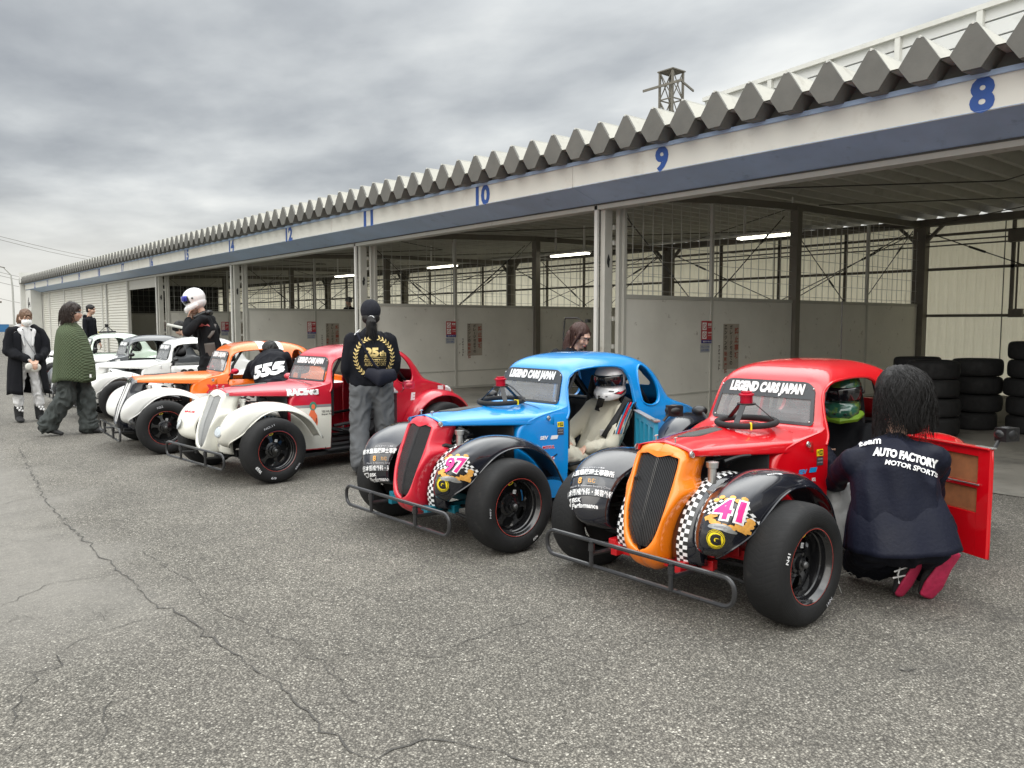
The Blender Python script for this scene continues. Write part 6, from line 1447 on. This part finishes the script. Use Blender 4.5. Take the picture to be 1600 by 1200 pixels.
m = MB(); B = basis(f1); ell(m, W1(.255, .03, .775), (.022, .075, .065), B); ell(m, W1(.262, -.045, .79), (.018, .05, .05), B); m2 = MB(); m2.v = m.v; m2.f = m.f; m2.m = m.m
tag(m2.build('pouch', mat('ivory pouch', (.58, .57, .52), .5), None, smooth=True), 'small ivory pouch held in front by the person in the long black coat', 'pouch')
# --- woman in the olive poncho
W2, f2, l2 = mk((2.09, 11.12, 0), -30)
J = dict(head=W2(.05, 0, 1.525), neck=W2(0, 0, 1.38), chest=W2(-.01, 0, 1.18), pelvis=W2(0, 0, .90), sl=W2(0, .13, 1.27), sr=W2(0, -.13, 1.27), el=W2(.05, .16, 1.05), er=W2(.08, -.16, 1.05), wl=W2(.13, .06, .95), wr=W2(.13, -.06, .95), hl=W2(0, .09, .88), hr=W2(0, -.09, .88),
         kl=W2(.13, .09, .49), kr=W2(-.03, -.10, .48), al=W2(.15, .09, .07), ar=W2(-.27, -.10, .12))
hd2 = W2(1, .12, -.05)-W2(0, 0, 0)
p2 = human('person', 'person walking in an olive quilted poncho and wide dark trousers', (2.09, 11.12, 0), J, top=C_blk, low=C_grn, hd=hd2, hs=1.0, top_w=(.15, .17), sl=.05, leg_r=(.115, .115, .115), seed=31, lf=.018)
r2_ = p2['root']; b2 = r2_.location; m = MB(); rows = []
for i in range(17):
    t = i/16; z = 1.40-.72*t; w = smooth_tab([(0, .075), (.08, .15), (.2, .215), (.45, .25), (1, .285)], t); d0 = smooth_tab([(0, .07), (.1, .13), (.3, .19), (.7, .255), (1, .26)], t); d1 = smooth_tab([(0, .07), (.12, .14), (1, .20)], t); row = []
    for j in range(57):
        a = 2*math.pi*j/56; d = d0 if math.cos(a) > 0 else d1; rip = 1+.05*t*t*math.sin(a*4+.5)+.03*t*math.sin(a*9+t*2)
        row.append(tuple(W2(.01+d*math.cos(a)*rip, w*math.sin(a)*rip, z+.02*math.sin(a*3)*t)-b2))
    rows.append(row)
m.grid(rows)
M_quilt = cloth('olive quilt', (.085, .11, .062), .8, bump=0); t_ = M_quilt.node_tree; c_ = t_.nodes.new('ShaderNodeTexCoord'); s_ = t_.nodes.new('ShaderNodeSeparateXYZ'); t_.links.new(c_.outputs['Object'], s_.inputs[0])
aa = M2('ADD', M2('MULTIPLY', s_.outputs[0], 1.0, None, t_), M2('MULTIPLY', s_.outputs[1], -1.0, None, t_), None, t_)
d1_ = M2('ABSOLUTE', M2('SINE', M2('MULTIPLY', M2('ADD', aa, s_.outputs[2], None, t_), 80.0, None, t_), None, None, t_), None, None, t_); d2_ = M2('ABSOLUTE', M2('SINE', M2('MULTIPLY', M2('SUBTRACT', aa, s_.outputs[2], None, t_), 80.0, None, t_), None, None, t_), None, None, t_)
hh_ = M2('POWER', M2('MULTIPLY', d1_, d2_, None, t_), .45, None, t_); bp_ = t_.nodes.new('ShaderNodeBump'); bp_.inputs['Strength'].default_value = 1; bp_.inputs['Distance'].default_value = .010; t_.links.new(hh_, bp_.inputs['Height']); t_.links.new(bp_.outputs[0], t_.nodes['Principled BSDF'].inputs['Normal'])
po = m.build('poncho', M_quilt, r2_, smooth=True, solid=.012, angle=180); q = MB(); q.box(-.01, .01, -.003, .003, -.02, .02); tg_ = q.build('hem_label', M_dwht, po); tg_.location = W2(.28, -.165, .745)-b2; tg_.rotation_euler = (0, 0, R(-35))
B = basis(hd2); c = J['head']; m = MB(); ell(m, c+B @ Vector((-.014, 0, .040)), (.108, .090, .10), B); ell(m, c+B @ Vector((-.05, 0, -.05)), (.075, .088, .10), B)
etube(m, [c+B @ Vector((-.06, 0, -.08)), c+B @ Vector((-.09, 0, -.15)), c+B @ Vector((-.12, -.01, -.20))], [(.085, .05), (.085, .04), (.05, .015)], l2); blob(m, 'hair', M_hairdk, r2_, voxel=.009, smooth=3, fold=.007, fscale=16)
m = MB(); hair_strands(m, c+B @ Vector((-.03, 0, .02)), B, (.105, .092, .10), 130, .24, 31, az=(60, 300), flare=.03, w=.003, wav=.02); finish(m, 'hair_strands', M_hairdk, r2_); face_parts(r2_, c, B, 1.0, lips=M_lips)
q = MB(); P = lambda *a: tuple(c-b2+B @ Vector(a))
for s in (1, -1): q.tube([P(.092+.0*math.cos(a), s*.032+.022*math.cos(a), .0+.018*math.sin(a)) for a in [i*.5236 for i in range(12)]], .0015, 4, closed=True); q.tube([P(.09, s*.054, .004), P(.0, s*.08, .006)], .0015, 4)
q.build('glasses', M_alu, r2_)
shoe(r2_, W2(.07, .09, 0), W2(.34, .09, 0), M_matb, None, w=.05, h=.02); shoe(r2_, W2(-.35, -.10, .06), W2(-.11, -.10, .0), M_matb, None, w=.048, h=.02, up=W2(.3, 0, 1)-W2(0, 0, 0))
# --- man in the black hoodie
W3, f3, l3 = mk((4.29, 20.55, 0), -38)
def stand(W, h, fwd_=.0):
    k = h/1.7; return dict(head=W(.04+fwd_, 0, 1.58*k), neck=W(.0+fwd_*.6, 0, 1.43*k), chest=W(fwd_*.3, 0, 1.24*k), pelvis=W(0, 0, .93*k), sl=W(fwd_*.4, .19, 1.36*k), sr=W(fwd_*.4, -.19, 1.36*k), el=W(.0, .25, 1.08*k), er=W(0, -.25, 1.08*k), wl=W(.1, .24, .86*k), wr=W(.1, -.24, .86*k),
            hl=W(0, .09, .91*k), hr=W(0, -.09, .91*k), kl=W(.03, .11, .5*k), kr=W(.03, -.11, .5*k), al=W(0, .12, .08), ar=W(0, -.12, .08))
J = stand(W3, 1.82); hd3 = W3(1, 0, -.05)-W3(0, 0, 0)
p3 = human('person', 'person in a black hooded jacket standing beyond the mint car', (4.29, 20.55, 0), J, top=C_blk, low=C_dkj, hd=hd3, seed=41, voxel=.012)
B = basis(hd3); c = J['head']; m = MB(); ell(m, c+B @ Vector((-.012, 0, .048)), (.101, .083, .085), B); ell(m, c+B @ Vector((-.05, 0, -.01)), (.055, .076, .06), B); blob(m, 'hair', M_hairb, p3['root'], voxel=.009, smooth=2, fold=.004, fscale=25); face_parts(p3['root'], c, B)
m = MB(); etube(m, [J['neck']+B @ Vector((-.08, 0, -.05)), J['neck']+B @ Vector((-.10, 0, .02))], [(.11, .04), (.09, .03)], l3); blob(m, 'hood', C_blk, p3['root'], voxel=.012, smooth=2)
for s in (1, -1): shoe(p3['root'], W3(-.08, s*.12, 0), W3(.18, s*.13, 0), M_matb)
# --- standing driver with the white helmet
W4, f4, l4 = mk((3.66, 10.72, 0), 148)
J = dict(head=W4(.17, 0, 1.685), neck=W4(.07, 0, 1.53), chest=W4(.0, 0, 1.30), pelvis=W4(-.03, 0, .95), sl=W4(.02, .20, 1.44), sr=W4(.02, -.20, 1.44), el=W4(.20, .27, 1.27), er=W4(.22, -.24, 1.25), wl=W4(.22, .10, 1.46), wr=W4(.22, -.07, 1.44),
         hl=W4(-.02, .10, .93), hr=W4(-.02, -.10, .93), kl=W4(.10, .12, .50), kr=W4(-.02, -.12, .50), al=W4(.05, .13, .08), ar=W4(-.05, -.13, .08))
J['hdl'] = W4(-.2, -.35, .9)-W4(0, 0, 0); J['hdr'] = W4(-.2, .35, .9)-W4(0, 0, 0); J['hnl'] = -f4; J['hnr'] = -f4
hd4 = W4(1, .05, -.38)-W4(0, 0, 0)
p4 = human('person', 'person in a black race suit and white helmet fastening the chin strap between cars', (3.66, 10.72, 0), J, top=C_suit, low=C_suit, voxel=.008, hd=hd4, top_w=(.18, .215), sl=.066, depth=.14, tf=.013, seed=51, leg_r=(.11, .09, .08), topname='suit_top', lowname='suit_legs', curl=.9)
helmet(p4['root'], J['head']+Vector((0, 0, .01)), basis(hd4), visor=M_bvis, visor_up=.25, s=1.04); tb = bvh_obj(p4['top']); b4 = p4['root'].location
pp = onto(tb, p4['root'], 321, 508, 10.5, 0)
wrap_decal([([(-.05, -.02), (-.02, .015), (.0, .0), (.02, .02), (.05, -.02), (.02, -.008), (-.02, -.008)], [tuple(range(7))], 0)], pp, RT, UP, tb, 'arm_patch', [mat('faded red patch', (.4, .1, .1), .6)], p4['root'], lift=.006)
strap([onto(tb, p4['root'], x, y, 10.4, .008) for x, y in ((336, 506), (333, 518), (326, 528))], .04, C_greyp, 'suit_panel', p4['root']); lb = bvh_obj(p4['low']); strap([onto(lb, p4['root'], x, y, 10.4, .008) for x, y in ((327, 536), (330, 555), (332, 580))], .13, C_greyp, 'suit_panel', p4['root'])
for s in (1, -1): shoe(p4['root'], W4(-.06, s*.13, 0), W4(.2, s*.13, 0), M_matb)
m = MB()
for s in (1, -1): cap(m, J['neck']+f4*(-.04)+l4*s*.06, .03, J['neck']+f4*.07+l4*s*.09-Vector((0, 0, .06)), .028)
cap(m, J['neck']+f4*-.09+l4*.08, .035, J['neck']+f4*-.09-l4*.08, .035); blob(m, 'neck_brace', M_black, p4['root'], voxel=.01, smooth=2)
# --- mechanic bent into the orange car, 555 on the back
J = dict(head=at(421, 549, 9.45), neck=at(419, 556, 9.25), chest=at(419, 572, 8.95), pelvis=at(430, 612, 8.5), sl=at(396, 572, 9.12), sr=at(447, 560, 9.0), el=at(388, 590, 9.3), er=at(452, 572, 9.2), wl=at(400, 596, 9.45), wr=at(440, 585, 9.45),
         hl=at(420, 616, 8.5), hr=at(442, 614, 8.45), kl=at(420, 660, 8.45), kr=at(446, 658, 8.4), al=at(418, 700, 8.35), ar=at(446, 698, 8.3))
for k in ('kl', 'kr'): J[k].z = .48
for k in ('al', 'ar'): J[k].z = .09
bs = Vector((J['al'].x, J['al'].y, 0)).lerp(Vector((J['ar'].x, J['ar'].y, 0)), .5)
p5 = human('person', 'person bent into the orange car with 555 printed across a black jacket', tuple(bs), J, top=C_blk, low=C_dkj, hd=Vector((.2, .8, -.5)), hup=(0, .3, 1), top_w=(.185, .225), sl=.07, depth=.135, seed=61, tf=.012)
tb = bvh_obj(p5['top']); b5 = p5['root'].location; pp = onto(tb, p5['root'], 416, 578, 8.8, 0); a = R(11)
wrap_decal([(*fit_text('555', .37, .155, .06), 0)], pp, RT*math.cos(a)+UP*math.sin(a), UP*math.cos(a)-RT*math.sin(a), tb, 'jacket_lettering', [M_dwht], p5['root'], lift=.016, ml=.02, planar=True)
m = MB(); ell(m, J['head']+Vector((0, -.02, .03)), (.10, .11, .10)); blob(m, 'hair', M_hairb, p5['root'], voxel=.01, smooth=2, fold=.006, fscale=20)
for k in 'lr': shoe(p5['root'], Vector((J['a'+k].x, J['a'+k].y-.08, 0)), Vector((J['a'+k].x+.03, J['a'+k].y+.18, 0)), M_matb)
# --- woman behind the blue car
J = dict(head=at(907, 526, 7.42), neck=at(895, 549, 7.42), chest=at(878, 580, 7.4), pelvis=at(850, 640, 7.45), sl=at(868, 556, 7.3), sr=at(905, 562, 7.6), el=at(872, 600, 7.2), er=at(915, 600, 7.5), wl=at(890, 620, 7.05), wr=at(925, 620, 7.3), hl=at(845, 645, 7.4), hr=at(858, 645, 7.55), kl=at(845, 690, 7.4), kr=at(860, 690, 7.55), al=at(845, 735, 7.4), ar=at(860, 735, 7.55))
for k in ('kl', 'kr'): J[k].z = .42
for k in ('al', 'ar'): J[k].z = .09
bs = Vector((J['al'].x, J['al'].y, 0)).lerp(Vector((J['ar'].x, J['ar'].y, 0)), .5); hd7 = (RT*.62-FW*.62); hd7.z = -.42
p7 = human('person', 'person with long auburn hair leaning down behind the blue car roof', tuple(bs), J, top=C_blk, low=C_dkj, voxel=.007, hd=hd7, hs=.97, top_w=(.16, .185), sl=.06, seed=71)
B = basis(hd7); c = J['head']; m = MB(); ell(m, c+B @ Vector((-.025, 0, .036)), (.103, .088, .097), B); ell(m, c+B @ Vector((-.055, 0, -.03)), (.07, .088, .09), B)
dn_ = Vector((0, 0, -1)); lf7 = B @ Vector((0, 1, 0))
etube(m, [c+B @ Vector((-.06, -.035, -.01)), c+B @ Vector((-.075, -.05, -.02))+dn_*.08, c-RT*.09+dn_*.17, c-RT*.13+dn_*.24], [(.07, .05), (.075, .045), (.07, .035), (.05, .02)], RT)
for s in (1, -1): etube(m, [c+B @ Vector((.035, s*.074, .05)), c+B @ Vector((.025, s*.084, -.02)), c+B @ Vector((.0, s*.085, -.08))+dn_*.03], [(.028, .014), (.032, .014), (.03, .012)], FW)
blob(m, 'hair', M_hairbr, p7['root'], voxel=.007, smooth=3, fold=.003, fscale=25); m = MB(); hair_strands(m, c+B @ Vector((-.03, 0, .02)), B, (.102, .092, .10), 110, .24, 71, az=(75, 285), flare=.0, w=.0028, wav=.004); finish(m, 'hair_strands', M_hairbr, p7['root']); face_parts(p7['root'], c, B, .97, lips=M_lips)
# --- two half hidden people further back
J = dict(head=at(281, 514, 14.7), neck=at(290, 524, 14.7), chest=at(302, 533, 14.7), pelvis=at(325, 548, 14.7), sl=at(300, 528, 14.5), sr=at(300, 528, 14.9), el=at(288, 548, 14.4), er=at(288, 548, 14.9), wl=at(275, 552, 14.4), wr=at(275, 552, 14.9), hl=at(325, 552, 14.6), hr=at(325, 552, 14.8), kl=at(318, 590, 14.6), kr=at(318, 590, 14.8), al=at(322, 618, 14.6), ar=at(322, 618, 14.8))
for k in ('al', 'ar'): J[k].z = .09
bs = Vector((J['al'].x, J['al'].y, 0)); hd8 = -RT*.9-FW*.1; hd8.z = -.6
p8 = human('person', 'person with black hair bending down behind the white car and the helmeted driver', tuple(bs), J, top=mat('grey black jersey', (.04, .04, .042), .8, var=.5), low=C_dkj, voxel=.012, hd=hd8, seed=81)
B = basis(hd8); m = MB(); ell(m, J['head']+B @ Vector((-.02, 0, .04)), (.12, .10, .11), B); ell(m, J['head']+B @ Vector((.05, 0, .06)), (.07, .08, .05), B); blob(m, 'hair', M_hairb, p8['root'], voxel=.01, smooth=2, fold=.006, fscale=18)
pf = MB(); pf.box(10.75, 11.65, 20.5, 21.2, .36, .40)
for x in (10.8, 11.6):
    for y in (20.55, 21.15): pf.box(x-.02, x+.02, y-.02, y+.02, 0, .36)
tag(pf.build('work_platform', M_girt), 'low work platform behind the far partition panel', 'platform')
W9, f9, l9 = mk((11.2, 20.85, .40), 200); J = stand(W9, 1.74)
p9 = human('person', 'person in a grey cap seen over the far partition panel', (11.2, 20.85, .40), J, top=C_blk, low=C_dkj, voxel=.013, hd=f9, seed=91)
m = MB(); B = basis(f9); ell(m, J['head']+B @ Vector((-.01, 0, .035)), (.115, .095, .10), B); cap(m, J['head']+B @ Vector((.09, .0, .04)), .02, J['head']+B @ Vector((.15, 0, .03)), .02); blob(m, 'cap', mat('grey cap', (.12, .125, .13), .8), p9['root'], voxel=.012, smooth=2)
